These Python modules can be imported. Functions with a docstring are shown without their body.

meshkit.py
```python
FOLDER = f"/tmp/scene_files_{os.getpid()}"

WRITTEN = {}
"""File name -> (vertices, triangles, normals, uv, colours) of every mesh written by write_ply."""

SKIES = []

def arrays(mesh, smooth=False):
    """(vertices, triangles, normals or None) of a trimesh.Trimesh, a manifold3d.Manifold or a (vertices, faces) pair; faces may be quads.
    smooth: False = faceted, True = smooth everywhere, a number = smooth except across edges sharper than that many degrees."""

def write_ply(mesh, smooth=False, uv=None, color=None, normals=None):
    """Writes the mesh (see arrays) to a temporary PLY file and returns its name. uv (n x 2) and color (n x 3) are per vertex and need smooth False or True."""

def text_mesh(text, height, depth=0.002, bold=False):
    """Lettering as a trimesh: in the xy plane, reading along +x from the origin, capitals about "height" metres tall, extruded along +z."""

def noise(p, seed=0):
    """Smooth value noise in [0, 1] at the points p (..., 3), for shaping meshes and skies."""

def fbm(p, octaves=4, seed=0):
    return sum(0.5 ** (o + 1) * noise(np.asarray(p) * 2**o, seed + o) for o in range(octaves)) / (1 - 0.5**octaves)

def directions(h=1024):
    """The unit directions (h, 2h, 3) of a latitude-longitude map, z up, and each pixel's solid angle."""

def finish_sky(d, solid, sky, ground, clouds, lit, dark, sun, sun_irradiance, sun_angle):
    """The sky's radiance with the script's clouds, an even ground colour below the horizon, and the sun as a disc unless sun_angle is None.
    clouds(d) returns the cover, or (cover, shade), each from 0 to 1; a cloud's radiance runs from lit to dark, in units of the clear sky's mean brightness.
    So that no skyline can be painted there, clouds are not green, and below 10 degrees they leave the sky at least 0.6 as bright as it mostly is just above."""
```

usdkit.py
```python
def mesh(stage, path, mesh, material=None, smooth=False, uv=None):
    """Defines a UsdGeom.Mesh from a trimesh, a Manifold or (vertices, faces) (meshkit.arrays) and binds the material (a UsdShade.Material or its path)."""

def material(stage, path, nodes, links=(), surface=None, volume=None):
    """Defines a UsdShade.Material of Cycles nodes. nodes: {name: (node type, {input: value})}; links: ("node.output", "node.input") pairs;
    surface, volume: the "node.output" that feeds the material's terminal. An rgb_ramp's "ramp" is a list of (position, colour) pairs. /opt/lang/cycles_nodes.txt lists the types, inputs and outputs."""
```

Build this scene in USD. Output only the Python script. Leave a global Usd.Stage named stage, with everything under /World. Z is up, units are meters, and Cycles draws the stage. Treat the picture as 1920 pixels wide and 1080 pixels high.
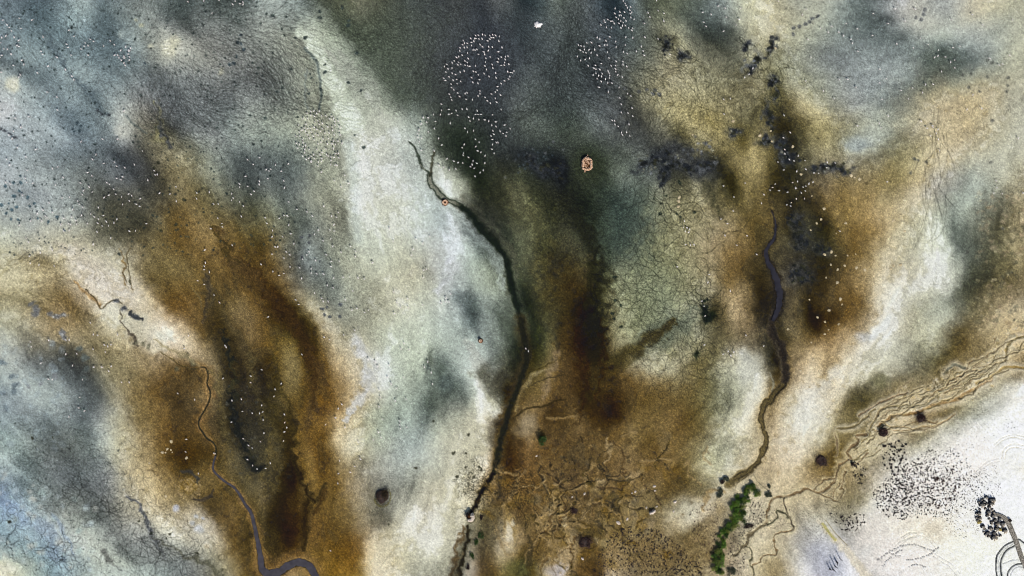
import math, random
import numpy as np
import trimesh, manifold3d, usdkit
from pxr import Gf, Sdf, Usd, UsdGeom, UsdLux, UsdShade, Vt
from scipy import ndimage
from scipy.spatial import cKDTree

stage = Usd.Stage.CreateInMemory()
UsdGeom.SetStageUpAxis(stage, UsdGeom.Tokens.z)
UsdGeom.SetStageMetersPerUnit(stage, 1.0)
UsdGeom.Xform.Define(stage, '/World')
stage.SetDefaultPrim(stage.GetPrimAtPath('/World'))
UsdGeom.Scope.Define(stage, '/World/Looks')

# ---------------------------------------------------------------- camera, sky, sun
S = 0.18                                    # metres of ground to one map unit; the map is 1920 x 1080 units, origin at its centre
ALT = 480.0
cam = UsdGeom.Camera.Define(stage, '/World/camera')
cam.CreateHorizontalApertureAttr(36.0); cam.CreateVerticalApertureAttr(20.25)
cam.CreateFocalLengthAttr(36.0 * ALT / (1920 * S))
cam.CreateClippingRangeAttr(Gf.Vec2f(1.0, 20000.0))
cam.CreateExposureAttr(0.0)
cam.AddTranslateOp().Set(Gf.Vec3d(0, 0, ALT))

ELEV = math.radians(44.0)
_h = np.array([0.42, -0.907]); _h /= np.linalg.norm(_h)
SUN = np.array([_h[0] * math.cos(ELEV), _h[1] * math.cos(ELEV), math.sin(ELEV)])
usdkit.material(stage, '/World/Looks/sky_air', {
    'sky': ('sky_texture', {'sky_type': 'single_scattering', 'sun_disc': False, 'sun_elevation': ELEV,
                            'sun_rotation': math.atan2(SUN[0], SUN[1])}),
    'bg': ('background_shader', {'strength': 0.085})}, [('sky.color', 'bg.color')], surface='bg.background')
dome = UsdLux.DomeLight.Define(stage, '/World/sky')
UsdShade.MaterialBindingAPI.Apply(dome.GetPrim()).Bind(UsdShade.Material.Get(stage, '/World/Looks/sky_air'))
sun = UsdLux.DistantLight.Define(stage, '/World/sun')
sun.CreateIntensityAttr(1.0); sun.CreateAngleAttr(0.5)
sun.CreateNormalizeAttr(True)
sun.CreateColorAttr(Gf.Vec3f(1.0, 0.955, 0.89))
z = SUN; x = np.cross([0, 0, 1], z); x /= np.linalg.norm(x); y = np.cross(z, x)
sun.AddTransformOp().Set(Gf.Matrix4d(*x, 0, *y, 0, *z, 0, *(z * 900), 1))
SALT = 0.86                                  # reflectance of the whitest dry salt
dome.GetPrim().SetCustomDataByKey('kind', 'structure')

# ---------------------------------------------------------------- helpers
TAKEN = {}
def numbered(name):
    n = TAKEN.get(name, 0); TAKEN[name] = n + 1
    return name if n == 0 else f'{name}_{n:03d}'
def tag(p, label=None, cat=None, group=None, kind=None):
    p = p.GetPrim() if hasattr(p, 'GetPrim') else p
    for k, v in (('label', label), ('category', cat), ('group', group), ('kind', kind)):
        if v: p.SetCustomDataByKey(k, v)
    return p
def P(px, py, z=0.0):
    return np.array([(px - 960) * S, (540 - py) * S, z])
def thing(name, loc, label, cat, group=None, rot=0, scale=1.0):
    pr = UsdGeom.Xform.Define(stage, '/World/' + numbered(name))
    place(pr, loc, rot, scale)
    tag(pr, label, cat, group)
    return pr
def place(xf, loc, rot=0, scale=1.0):
    sc = np.broadcast_to(np.asarray(scale, float), 3)
    c, s = math.cos(rot), math.sin(rot)
    m = Gf.Matrix4d(c * sc[0], s * sc[0], 0, 0, -s * sc[1], c * sc[1], 0, 0, 0, 0, sc[2], 0, float(loc[0]), float(loc[1]), float(loc[2]), 1)
    ops = xf.GetOrderedXformOps()
    (ops[0] if ops else xf.AddTransformOp()).Set(m)
def copy(src, loc, label, cat, group=None, rot=0, scale=1.0):
    src = src.GetPrim() if hasattr(src, 'GetPrim') else src
    base = src.GetName()
    while base[-4:-3] == '_' and base[-3:].isdigit(): base = base[:-4]
    pr = UsdGeom.Xform.Define(stage, '/World/' + numbered(base))
    pr.GetPrim().GetReferences().AddInternalReference(src.GetPath())
    pr.GetPrim().SetInstanceable(True)
    place(pr, loc, rot, scale)
    tag(pr, label, cat, group)
    return pr
PART = {}
def part(parent, name, mesh, mat, smooth=False, color=None):
    path = str(parent.GetPath())
    n = PART.get((path, name), 0); PART[(path, name)] = n + 1
    m = usdkit.mesh(stage, f'{path}/{name}' + (f'_{n:03d}' if n else ''), mesh, mat, smooth=smooth)
    if color is not None:
        UsdGeom.PrimvarsAPI(m).CreatePrimvar('tone', Sdf.ValueTypeNames.Color3fArray, 'vertex').Set(Vt.Vec3fArray.FromNumpy(np.asarray(color, np.float32)))
    return m
def lin(c):
    c = np.asarray(c, float)
    return np.where(c <= 0.04045, c / 12.92, ((c + 0.055) / 1.055) ** 2.4)
def hx(s):
    return np.array([int(ch, 16) / 15.0 for ch in s])
def smooth01(t):
    t = np.clip(t, 0, 1); return t * t * (3 - 2 * t)
def spline(pts, step=1.0):
    """Points every step along a Catmull-Rom curve through pts (n x 2 or more columns)."""
    p = np.asarray(pts, float)
    if len(p) == 2:
        n = max(2, int(np.linalg.norm(p[1, :2] - p[0, :2]) / step) + 1)
        return p[0] + (p[1] - p[0]) * np.linspace(0, 1, n)[:, None]
    q = np.vstack([2 * p[0] - p[1], p, 2 * p[-1] - p[-2]])
    out = []
    for i in range(1, len(q) - 2):
        n = max(2, int(np.linalg.norm(q[i + 1, :2] - q[i, :2]) / step) + 1)
        t = np.linspace(0, 1, n, endpoint=False)[:, None]
        out.append(0.5 * (2 * q[i] + (q[i + 1] - q[i - 1]) * t + (2 * q[i - 1] - 5 * q[i] + 4 * q[i + 1] - q[i + 2]) * t**2 + (3 * q[i] - q[i - 1] - 3 * q[i + 1] + q[i + 2]) * t**3))
    return np.vstack(out + [p[-1:]])
def pairs(text):
    return np.array([[float(a) for a in t.split(',')] for t in text.split()])

# ---------------------------------------------------------------- what the lake bed is made of: one colour of silt, algae or salt every 30 units (5.4 m)
BED = """
789 678 567 789 9aa 9aa 678 788 888 788 677 566 677 566 566 677 9aa 9aa 899 677 665 675 876 665 554 455 445 445 444 445 445 665 345 456 676 565 667 456 345 678 565 675 676 676 789 9aa cca ddb cb9 9ab bba bba 9aa 788 788 99a bab bba aab abc dcb dcb cca bba
789 678 567 689 8aa 789 567 678 899 999 778 566 778 888 788 788 aaa 9aa 899 aba 787 565 565 454 454 445 445 445 444 345 335 445 345 566 565 566 566 556 456 566 776 986 787 677 566 788 bba cca cba bb9 bba 9a9 899 788 677 677 99a bba bba abb cba ccb abb bbb
789 799 789 678 789 678 567 678 9aa 887 bbb ccb 999 888 788 899 9a9 9a9 aa9 cdc cdb 676 564 454 454 454 454 445 445 335 335 445 345 455 566 566 566 556 567 566 676 555 996 887 555 566 998 ba8 a97 bba 9a9 899 899 788 788 788 788 9aa abb abb abc bbb abb cca
778 899 899 789 678 678 678 678 789 998 dcb bbb 999 888 889 999 788 9a9 aa9 9a9 dee ded 787 565 454 454 444 445 335 336 335 335 445 455 556 566 455 556 556 567 676 987 885 887 776 776 887 886 885 998 999 889 889 899 899 899 899 788 565 566 788 9aa 9aa bba
9aa 678 678 789 9aa 9aa 789 788 788 667 788 899 9a9 aa9 788 778 667 788 9a9 aa9 cdc eee ded 787 565 565 444 444 334 334 335 445 556 566 556 566 556 556 667 676 887 987 987 887 886 776 665 875 774 998 998 899 889 899 9aa 99a 9aa 787 566 788 9a9 aa9 aa9 bba
ccc bbb 899 789 899 678 789 899 889 778 556 778 778 667 678 788 778 788 9a9 aa9 bba eee eee cdc 676 565 455 444 334 335 335 445 566 676 667 566 556 556 567 665 886 987 997 997 886 775 875 875 554 997 997 9a9 9a9 99a 9aa 899 899 787 787 aa8 ba8 ba8 ba9 bba
ccd abb 9ab 789 899 678 788 aaa 988 877 667 677 788 677 788 9a9 899 899 9a9 9a9 aa9 ded eee eed 9a9 676 676 444 333 334 334 555 787 676 566 556 566 667 556 445 776 985 985 985 985 876 775 664 553 a85 a96 aa8 99a aab 9aa 899 788 9a8 ba8 b96 ca7 ca8 bba bbb
ccd bbc abb 9ab 567 689 788 aaa 998 876 556 667 788 788 899 9a9 9a9 9a9 aa9 aa9 aa9 bcb eee eee ddd 9ba 9a9 565 343 342 334 445 565 676 566 454 565 677 556 445 556 885 984 985 874 775 665 554 543 554 985 a96 997 a97 ab9 9a9 aa9 ba9 ba8 b97 ba7 ba8 bba ccb
abc bbc bbc abc 789 789 788 bbb 888 764 664 677 889 999 899 9a9 9a9 9a9 9a9 bba bba abb eee eed dee ccd abb 676 343 353 334 445 454 554 454 453 565 556 555 556 555 776 445 984 984 873 444 873 543 433 664 984 996 9ab abc 899 887 996 ba8 ba8 b97 ba8 bba ccc
abc 9ab 9aa 789 789 678 667 556 556 665 986 886 787 898 788 788 787 788 898 9a9 9a9 bba eee ddd ccc bcc 9a9 887 343 232 343 334 445 344 334 444 343 454 565 565 556 445 665 665 665 764 874 874 553 333 664 875 986 9aa 998 985 996 ba8 cb9 cba cba ccb ccb ccb
bbc abb 9aa 899 788 776 678 667 556 556 764 875 887 898 667 556 667 677 788 998 9a9 aa9 dee eee dee ccd bcc ccc 676 232 343 433 342 334 224 223 443 343 565 676 566 445 445 555 334 653 874 874 542 332 554 667 776 876 986 985 a96 ba8 ba8 cba bba abb bbb bba
bbc 9ab abb 9aa 899 776 666 678 556 555 764 875 764 787 676 556 667 667 788 998 9a9 bba eee eee eee dde cdd ddd bba 453 342 442 453 342 333 222 342 342 565 676 566 775 554 886 775 332 653 763 432 443 543 864 863 975 875 985 985 b97 ba9 9a9 9aa abb aa9 a97
abb 9ab aab abb 899 788 665 654 665 556 665 764 764 764 676 565 786 787 788 998 998 aba eee eee eed dee cde cdd bcb 554 443 443 664 442 332 332 232 343 344 455 465 887 775 996 875 554 763 653 543 332 432 643 863 974 986 a97 ba9 cba aaa 9aa abb 9a9 887 986
bbb abb abb abb abb 888 776 665 555 664 753 753 864 664 754 565 775 786 677 898 998 998 ddd eed eed eed cdd abc bbc 444 444 443 553 553 332 332 221 342 355 455 676 886 886 776 986 875 653 653 642 432 443 333 763 974 b86 b97 ba8 ccb bcb 9a9 9a9 887 776 875
bcb bbb bbb bba bba 998 776 665 555 764 753 753 864 864 753 664 764 776 677 888 998 998 cdd ded edd ddd cdd cde ccd 677 344 443 565 552 442 443 332 342 344 455 676 886 886 886 987 975 753 542 542 332 443 332 752 864 974 ba8 bb9 ccb ddc 899 787 776 665 876
ccb bbb bba cb9 cba cba 998 887 876 764 764 753 864 863 753 652 642 775 677 89a 788 897 bbb cdd ddc ddc ccc ccd dde 9ba 565 344 564 542 321 443 442 332 344 565 676 886 886 986 987 864 753 543 543 443 332 442 653 753 975 ba8 bba ddc ded 9a9 677 665 775 985
bb9 ba8 a86 a96 ccb dcc ccb bba a86 875 764 764 753 753 753 642 742 764 667 788 898 998 bba ddc ccb cba bba ccd bcc 9ba 9a9 565 564 442 311 321 442 332 675 776 776 786 886 986 976 863 643 442 443 433 332 432 543 864 a96 cba ccb ddd eee bbb 787 665 664 875
cb9 bb9 ba8 a97 ba9 dcc dcc ccb a97 764 764 763 753 653 643 642 642 753 765 678 788 998 aa9 998 dcb cba bba ccd bbc aba 9a8 786 454 542 421 421 532 332 775 786 786 798 886 886 876 753 653 432 643 432 321 432 753 975 b97 cba dcc eed ddd bba 565 554 764 765
a97 997 986 975 975 ca9 dcc dcc dcb b97 864 753 753 543 653 753 531 532 864 996 678 898 998 a98 dcb ddc cdc ccc 9ab 677 9aa 787 232 342 431 421 321 442 775 786 788 898 998 887 887 975 975 432 334 653 432 642 753 864 b97 ded ccc cca aaa 787 665 875 976 987
aa8 a97 876 a86 975 875 cba ccb ba9 ba8 964 853 753 542 764 753 642 421 542 a97 a98 789 998 a98 ccb ddd cdc bcc 9aa 677 788 676 565 342 442 321 211 321 875 785 675 898 997 887 333 974 964 443 433 542 321 432 642 864 b97 eee dcc bb9 abb 9a9 775 875 a97 ba8
abb a97 a86 a75 a86 986 aa9 ccb a86 dcc dcc b97 753 432 543 853 642 542 431 753 ba8 998 998 aa9 cdc cdc cdc bcc 9aa 788 9aa 676 453 342 442 421 321 321 775 896 886 676 677 886 665 765 865 654 433 764 542 532 864 a86 ddd eee cba bb9 bbb 887 865 a97 b97 b97
bbb 998 887 886 886 975 986 a97 a86 ba9 dcc cba 875 654 432 653 742 552 431 642 a86 998 ba9 bba cdc cdc cdc bcb aba abb 899 676 232 342 553 421 311 321 764 885 666 677 886 886 764 764 765 554 332 653 864 a75 b86 cba ccc ddd bba bba 9a8 764 753 875 ba8 ca8
abb 99a 778 667 556 776 875 986 986 a86 975 865 975 654 332 532 531 752 762 532 975 b97 cba ddd cdd cdb bcb 788 abb bcc 9aa 676 332 441 653 532 421 321 432 875 998 997 875 764 775 aa9 ccc 665 433 864 ca9 b96 b97 cba ccb ccb aaa 886 775 764 875 a97 ca8 a86
abb abb 899 788 667 667 886 886 875 865 753 642 643 653 322 321 421 652 863 642 864 b97 bba dde cdd bcb aba 797 9aa cdd bbb 666 542 652 753 532 421 311 421 753 986 986 764 764 774 9a9 ddd ccb 653 865 cba b97 dcb ddc ccb aaa 887 887 764 975 a87 ba8 ba8 a98
9ab abb abb 9aa 788 677 777 986 975 753 643 543 753 653 333 321 221 652 642 642 853 a86 ca8 ddd aba aba 899 787 677 bcb ccb 544 542 753 643 532 421 311 421 642 653 764 764 764 775 998 ccc dcb 864 ca8 ddd dcb cba 876 775 975 985 a86 b97 b96 b97 aa8 bba eee
9ab aab 9aa 9aa 889 667 788 998 875 863 753 543 643 543 222 321 222 431 642 752 853 a86 ba8 bba 9a9 9ba 787 676 899 bba ddd 543 642 753 532 642 531 211 421 642 653 753 753 753 785 898 ddc b97 b97 ccb ddd cba b96 664 775 a86 b97 ba8 a75 875 9a8 bbb ddd fee
9ab 899 789 789 788 678 99a aa9 986 864 753 642 643 432 221 222 222 431 642 752 964 b97 bb9 9ba 9ba abb 899 9a9 bba cba bba 532 a86 754 532 542 753 421 642 653 753 864 753 753 885 cba ddc ca8 c97 ccb ddd cba 996 875 875 b97 c97 964 ba9 9a9 bba ddd ffe ffe
8aa 9a9 788 777 787 788 abb bb9 a97 975 853 642 642 642 432 344 444 431 321 642 752 ba9 ccb aba aba aab bcc ccb ccb bba 887 532 864 764 642 643 643 653 864 764 652 753 764 875 998 aaa bb9 ba8 cba dcb ccb 985 975 986 ba8 cba 998 9a8 bcb ddd ffe ffe ffe ffe
abb 788 788 777 777 788 899 aa9 a97 875 642 531 531 531 653 444 444 542 432 853 742 a96 998 aaa bbb acc bcc ccb cbb bba aa9 532 754 643 643 543 543 643 753 865 753 753 864 885 9a8 aba ca9 cb9 ca9 dcc ca8 875 864 ba8 986 998 997 cca eed ffe ffe fff ffe fed
9ab 799 788 889 678 788 889 aaa b97 a86 864 642 653 653 653 554 554 532 321 752 742 875 987 aaa aaa abb bbb ccb ccb bb9 dcc 532 743 765 665 554 654 654 754 865 753 864 753 985 bb9 ccb cb9 b98 ca8 cb9 a86 974 975 986 876 a97 eee eee eee eee ffe fee fee fed
89b 788 899 788 778 777 88a 998 ba8 ba7 975 764 864 653 642 553 654 431 421 752 752 976 987 888 998 998 ccb dcb ccb cb9 a86 754 653 543 775 876 765 754 865 765 875 753 753 764 886 ba9 ba9 cb9 cb9 ca8 ca8 b97 a86 986 cb9 ddd ddd ddd eed fee fed fee fff fff
89c 9bc 9aa 888 898 777 677 888 ba9 ca8 a86 985 753 642 753 642 653 421 531 542 752 864 986 887 999 ddd dcb ddc ccb cb9 975 654 643 753 653 987 654 775 864 875 875 875 998 ba9 baa b98 aa8 cba ca9 ba8 998 987 986 997 ddd ccc ddd ddd fed fee eed ddd fff fff
9bc 9bd abc bbb aba 899 788 888 aaa ccb bba baa aab 765 753 542 542 321 421 742 653 764 986 777 998 ddd edd ddc ccb aa9 664 765 754 864 a86 654 653 775 a96 986 875 a97 bba b98 a86 997 cba ba9 ba9 a98 aaa bba 997 ba9 ccb ddd edc edc edd eee eee fff fff fff
8ab abc 9bc aad abb ccb abb 999 aaa 889 ddc ba9 bbc a98 853 542 542 431 421 742 642 753 965 ba9 dcb ddc ddd ddd cba 887 765 a98 976 753 764 a86 655 653 874 998 876 887 875 875 a97 a87 776 cba ca8 ba8 bab cca bab bbb dcb ddd dcb dcb ecb edd eee fff fff fff
bcc 8ab 8bb 89c abc bbb bcb 889 899 99a 899 998 aa9 886 864 642 542 531 532 752 752 852 964 cb9 cb8 ddb ddc ccb aa9 876 654 a98 752 753 864 a86 752 865 bb9 a98 998 988 876 875 975 a87 baa cb9 ba8 bba bbc aad bbd cba bbb ccd dde dde eee fee fff fff fff fff
edb cca 9bb 8ab 9bc abb cdc bcb 9a9 899 899 889 888 887 886 753 642 643 864 652 752 962 a84 dcb dcb ccb aaa aa9 887 a99 743 762 553 653 a98 976 642 743 dcc 988 998 887 887 986 a97 a98 ba9 cb8 a86 cba ccc cbc bbd dde cba ccd dde eee fee eee fff fff fff fff
"""
rows = [r.split() for r in BED.strip().splitlines()]
assert len(rows) == 36 and all(len(r) == 64 for r in rows), [(i, len(r)) for i, r in enumerate(rows) if len(r) != 64]
bed = np.array([[hx(c) for c in r] for r in rows])
_l = bed @ [.3, .59, .11]; _c = bed - _l[..., None]
bed = _l[..., None] + np.stack([ndimage.gaussian_filter(_c[..., k], 0.8, mode='nearest') for k in range(3)], -1)

STEP, MG = 1.35, 40
gx = np.arange(-MG, 1920.1 + MG, STEP); gy = np.arange(-MG, 1080.1 + MG, STEP)
PX, PY = np.meshgrid(gx, gy)
H, W = PX.shape
rng = np.random.default_rng(7)
def field(scale, seed, octaves=3):
    """Smooth noise about 0 with spread about 1 over the grid; scale in map units."""
    r = np.random.default_rng(seed); out = np.zeros((H, W)); amp = 1.0
    for o in range(octaves):
        s = scale / 2**o
        n = r.standard_normal((int(1300 / s) + 5, int(2140 / s) + 5))
        c = ndimage.zoom(n, 1, order=1)
        out += amp * ndimage.map_coordinates(n, [(PY + MG) / s + 1, (PX + MG) / s + 1], order=3, mode='nearest')
        amp *= 0.5
    return out / out.std()
w1, w2 = field(46, 1, 4), field(46, 2, 4)
w3, w4 = field(14, 3, 3), field(14, 4, 3)
# which way the tides and wind have drawn the silt out: x, y, then the direction (x right, y down)
DRIFT = pairs("""100,60,1,.7 300,100,.5,1 100,250,1,.8 60,450,1,-.5 150,500,1,.9 250,620,1,.7 330,330,.4,1 450,480,.55,1 560,620,.4,1 600,720,0,1 560,880,-.1,1 430,700,.2,1 520,960,.05,1 300,780,.5,1 180,700,.5,1 100,900,1,.7 300,1000,1,.9
 600,120,.5,1 650,300,.2,1 740,450,.2,1 800,650,.3,1 690,720,-.5,1 880,720,.6,1 760,860,.4,-1 800,980,.4,-1 900,150,.2,1 880,300,.5,1 940,480,.45,1 1000,620,.05,1 1100,500,.08,1 1110,700,-.15,1 1230,630,1,-.6 1240,740,1,-.2 1150,820,-.4,1 1300,400,.2,1 1200,250,1,.4 1100,120,.3,1 1250,100,.8,.6
 1450,250,.1,1 1400,600,.1,1 1550,420,.35,1 1560,600,.15,1 1600,150,1,.2 1700,270,1,-.6 1850,100,1,-.5 1850,380,.1,1 1780,520,.2,1 1680,600,1,-1 1550,760,.7,-1 1700,700,1,-.6 1820,650,1,-.6 1480,830,.3,-1 1400,760,.2,1 1250,900,1,-.5 1050,930,.2,1 950,950,-.4,1 1700,850,1,-.7 1800,1000,1,-.3 1500,1000,.6,1 450,150,.9,.5 500,330,.3,1 640,1000,.1,1""")
cx_, cy_ = np.meshgrid(np.arange(-MG, 1920.1 + MG + 4, 4.0), np.arange(-MG, 1080.1 + MG + 4, 4.0))
a2 = 2 * np.arctan2(DRIFT[:, 3], DRIFT[:, 2]); wgt = [np.exp(-((cx_ - p[0]) ** 2 + (cy_ - p[1]) ** 2) / (2 * 95.0 ** 2)) + 1e-9 for p in DRIFT]
th = .5 * np.arctan2(sum(w * math.sin(a) for w, a in zip(wgt, a2)), sum(w * math.cos(a) for w, a in zip(wgt, a2)))
ax_, ay_ = np.cos(th), np.sin(th)
def at4(a, x, y, order=1): return ndimage.map_coordinates(a, [(y + MG) / 4, (x + MG) / 4], order=order, mode='nearest')
jx = ndimage.map_coordinates(w1, [(cy_ + MG) / STEP, (cx_ + MG) / STEP], order=1, mode='nearest'); jy = ndimage.map_coordinates(w2, [(cy_ + MG) / STEP, (cx_ + MG) / STEP], order=1, mode='nearest')
base = np.stack([ndimage.map_coordinates(bed[..., k], [(cy_ + 5 * jy - 15) / 30, (cx_ + 5 * jx - 15) / 30], order=3, mode='nearest') for k in range(3)], -1)
streak = ndimage.map_coordinates(rng.standard_normal((400, 640)), [(cy_ + MG) / 7 + 2, (cx_ + MG) / 7 + 2], order=1)
acc, tot, sacc = base.copy(), 1.0, streak.copy()
for sgn in (-1, 1):
    x, y, dx, dy = cx_.copy(), cy_.copy(), sgn * ax_, sgn * ay_
    for k in range(1, 13):
        x, y = x + 4.5 * dx, y + 4.5 * dy
        nx, ny = at4(ax_, x, y), at4(ay_, x, y); f = np.sign(nx * dx + ny * dy); f[f == 0] = 1; dx, dy = nx * f, ny * f
        wk = math.exp(-(k / 5.2) ** 2); tot += wk; sacc += wk * at4(streak, x, y)
        for c_ in range(3): acc[..., c_] += wk * at4(base[..., c_], x, y)
acc /= tot; sacc /= sacc.std()
acc = acc * (1 + .022 * sacc)[..., None]
u, v = PX + 1.6 * w3, PY + 1.6 * w4
img = np.stack([at4(acc[..., k], u, v, 3) for k in range(3)], -1)
# sediment sorts itself: stains keep firmer, more broken rims than the coarse survey shows
_l = img @ [.3, .59, .11]
img += (0.50 * (_l - ndimage.gaussian_filter(_l, 31)) + 0.25 * (_l - ndimage.gaussian_filter(_l, 8)))[..., None]
img = np.clip(img, 0.04, 1)
warm = np.clip(ndimage.gaussian_filter(img[..., 0] - img[..., 2], 8), -0.2, 0.5)
height = np.zeros((H, W))
fine1, fine2 = field(9, 5, 3), field(22, 6, 3)

def region(x0, x1, y0, y1):
    return slice(max(0, int((y0 + MG) / STEP)), min(H, int((y1 + MG) / STEP) + 2)), slice(max(0, int((x0 + MG) / STEP)), min(W, int((x1 + MG) / STEP) + 2))
def stroke(pts, w, col=None, alpha=1.0, soft=0.5, dig=0.0, rough=0.0, mult=None):
    """A band of other sediment along a curve: w its width (one number or one per point), soft the share of it that fades out, dig the depth cut into the ground."""
    p = np.asarray(pts, float)
    ww = np.full(len(p), float(w)) if np.ndim(w) == 0 else np.asarray(w, float)
    c = spline(np.column_stack([p, ww]), 0.8) if len(p) > 1 else np.column_stack([p, ww])
    m = ww.max() * (1 + soft) + 8
    sy, sx = region(c[:, 0].min() - m, c[:, 0].max() + m, c[:, 1].min() - m, c[:, 1].max() + m)
    q = np.stack([PX[sy, sx] + rough * fine1[sy, sx], PY[sy, sx] + rough * fine2[sy, sx]], -1)
    if q.size == 0: return
    d, i = cKDTree(c[:, :2]).query(q.reshape(-1, 2), distance_upper_bound=m)
    d = d.reshape(q.shape[:2]); r = c[np.minimum(i, len(c) - 1), 2].reshape(d.shape) / 2
    d = np.where(np.isinf(d), 1e6, d)
    k = smooth01((r * (1 + soft) - d) / np.maximum(2 * soft * r, 0.8))
    if col is not None:
        img[sy, sx] += (k * alpha)[..., None] * (hx(col) - img[sy, sx])
    if mult is not None:
        img[sy, sx] *= 1 + (k * alpha)[..., None] * (np.asarray(mult) - 1)
    height[sy, sx] -= dig * k
def spot(x, y, rx, col, alpha=1.0, soft=0.6, ry=None, ang=0, rough=2.0, dig=0.0):
    ry = ry or rx; m = max(rx, ry) * (1 + soft) + 6
    sy, sx = region(x - m, x + m, y - m, y + m)
    a = PX[sy, sx] - x + rough * fine1[sy, sx]; b = PY[sy, sx] - y + rough * fine2[sy, sx]
    if a.size == 0: return
    c, s = math.cos(math.radians(ang)), math.sin(math.radians(ang))
    d = np.hypot((a * c + b * s) / rx, (-a * s + b * c) / ry)
    k = smooth01((1 + soft - d) / (2 * soft))
    img[sy, sx] += (k * alpha)[..., None] * (hx(col) - img[sy, sx])
    height[sy, sx] -= dig * k

# ---------------------------------------------------------------- banks, bars and stains of the lake bed
for x, y, rx, ry, c, a in [(110, 190, 130, 120, '9ab', .38), (140, 80, 140, 90, '8aa', .3), (450, 120, 120, 90, '999', .5), (340, 170, 60, 40, '788', .3), (730, 110, 120, 90, '565', .5), (1000, 170, 110, 110, '566', .35), (1060, 60, 60, 50, '667', .3), (760, 60, 110, 70, '676', .4), (690, 170, 70, 70, '676', .4), (1045, 512, 40, 44, '542', .6), (1010, 450, 46, 80, '564', .4), (380, 190, 90, 60, '889', .35), (900, 110, 110, 100, '556', .45), (860, 250, 60, 60, '454', .35), (470, 760, 40, 110, '543', .62), (500, 870, 26, 50, '542', .5), (1110, 560, 26, 120, '431', .3), (1500, 520, 40, 50, '543', .35), (500, 300, 70, 50, '788', .35),
                           (1757, 108, 34, 26, '898', .5), (690, 560, 70, 90, 'cdc', .3), (1225, 520, 75, 110, '785', .5), (1170, 450, 40, 60, '455', .3), (1760, 210, 75, 55, 'ba9', .5), (1255, 190, 80, 70, '997', .4), (1290, 440, 50, 80, '986', .3), (1500, 120, 80, 60, '9a9', .3), (1620, 130, 90, 60, '99a', .25), (1140, 430, 50, 60, '465', .4), (1215, 560, 60, 70, '897', .35), (1250, 690, 50, 26, '998', .3), (80, 360, 70, 70, 'aab', .35), (740, 430, 60, 120, 'cdc', .35), (715, 330, 40, 80, 'ddd', .4)]:
    spot(x, y, rx, c, a, ry=ry, soft=.95, rough=8)
stroke([(562, 55), (598, 105), (618, 148), (640, 190), (656, 230)], [14, 26, 34, 44, 50], 'efe', 0.7, 0.6, rough=3)
stroke([(572, 90), (590, 112), (600, 140), (602, 180), (600, 205)], 5, '566', 0.75, 0.8, rough=1)
stroke([(574, 130), (573, 180), (578, 205)], 3, '788', 0.6, 0.9, rough=1)
for x, y, r, c, a in [(318, 90, 13, 'eed', .9), (328, 80, 12, 'ccb', .7), (22, 160, 13, 'eed', .9), (4, 208, 22, 'dde', .8), (229, 246, 12, 'ccc', .7),
        (283, 87, 5, 'ddc', .8), (264, 50, 5, 'cca', .6), (415, 132, 7, 'bba', .7), (227, 62, 7, 'bcc', .6), (256, 38, 4, 'bb9', .5)]:
    spot(x, y, r, c, a)
stroke([(290, 185), (300, 225), (298, 262)], [4, 10, 14], '996', 0.6, 0.9, rough=3)
stroke([(292, 190), (303, 240), (318, 275)], [3, 7, 6], '445', 0.7, 0.8, rough=2)
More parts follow.
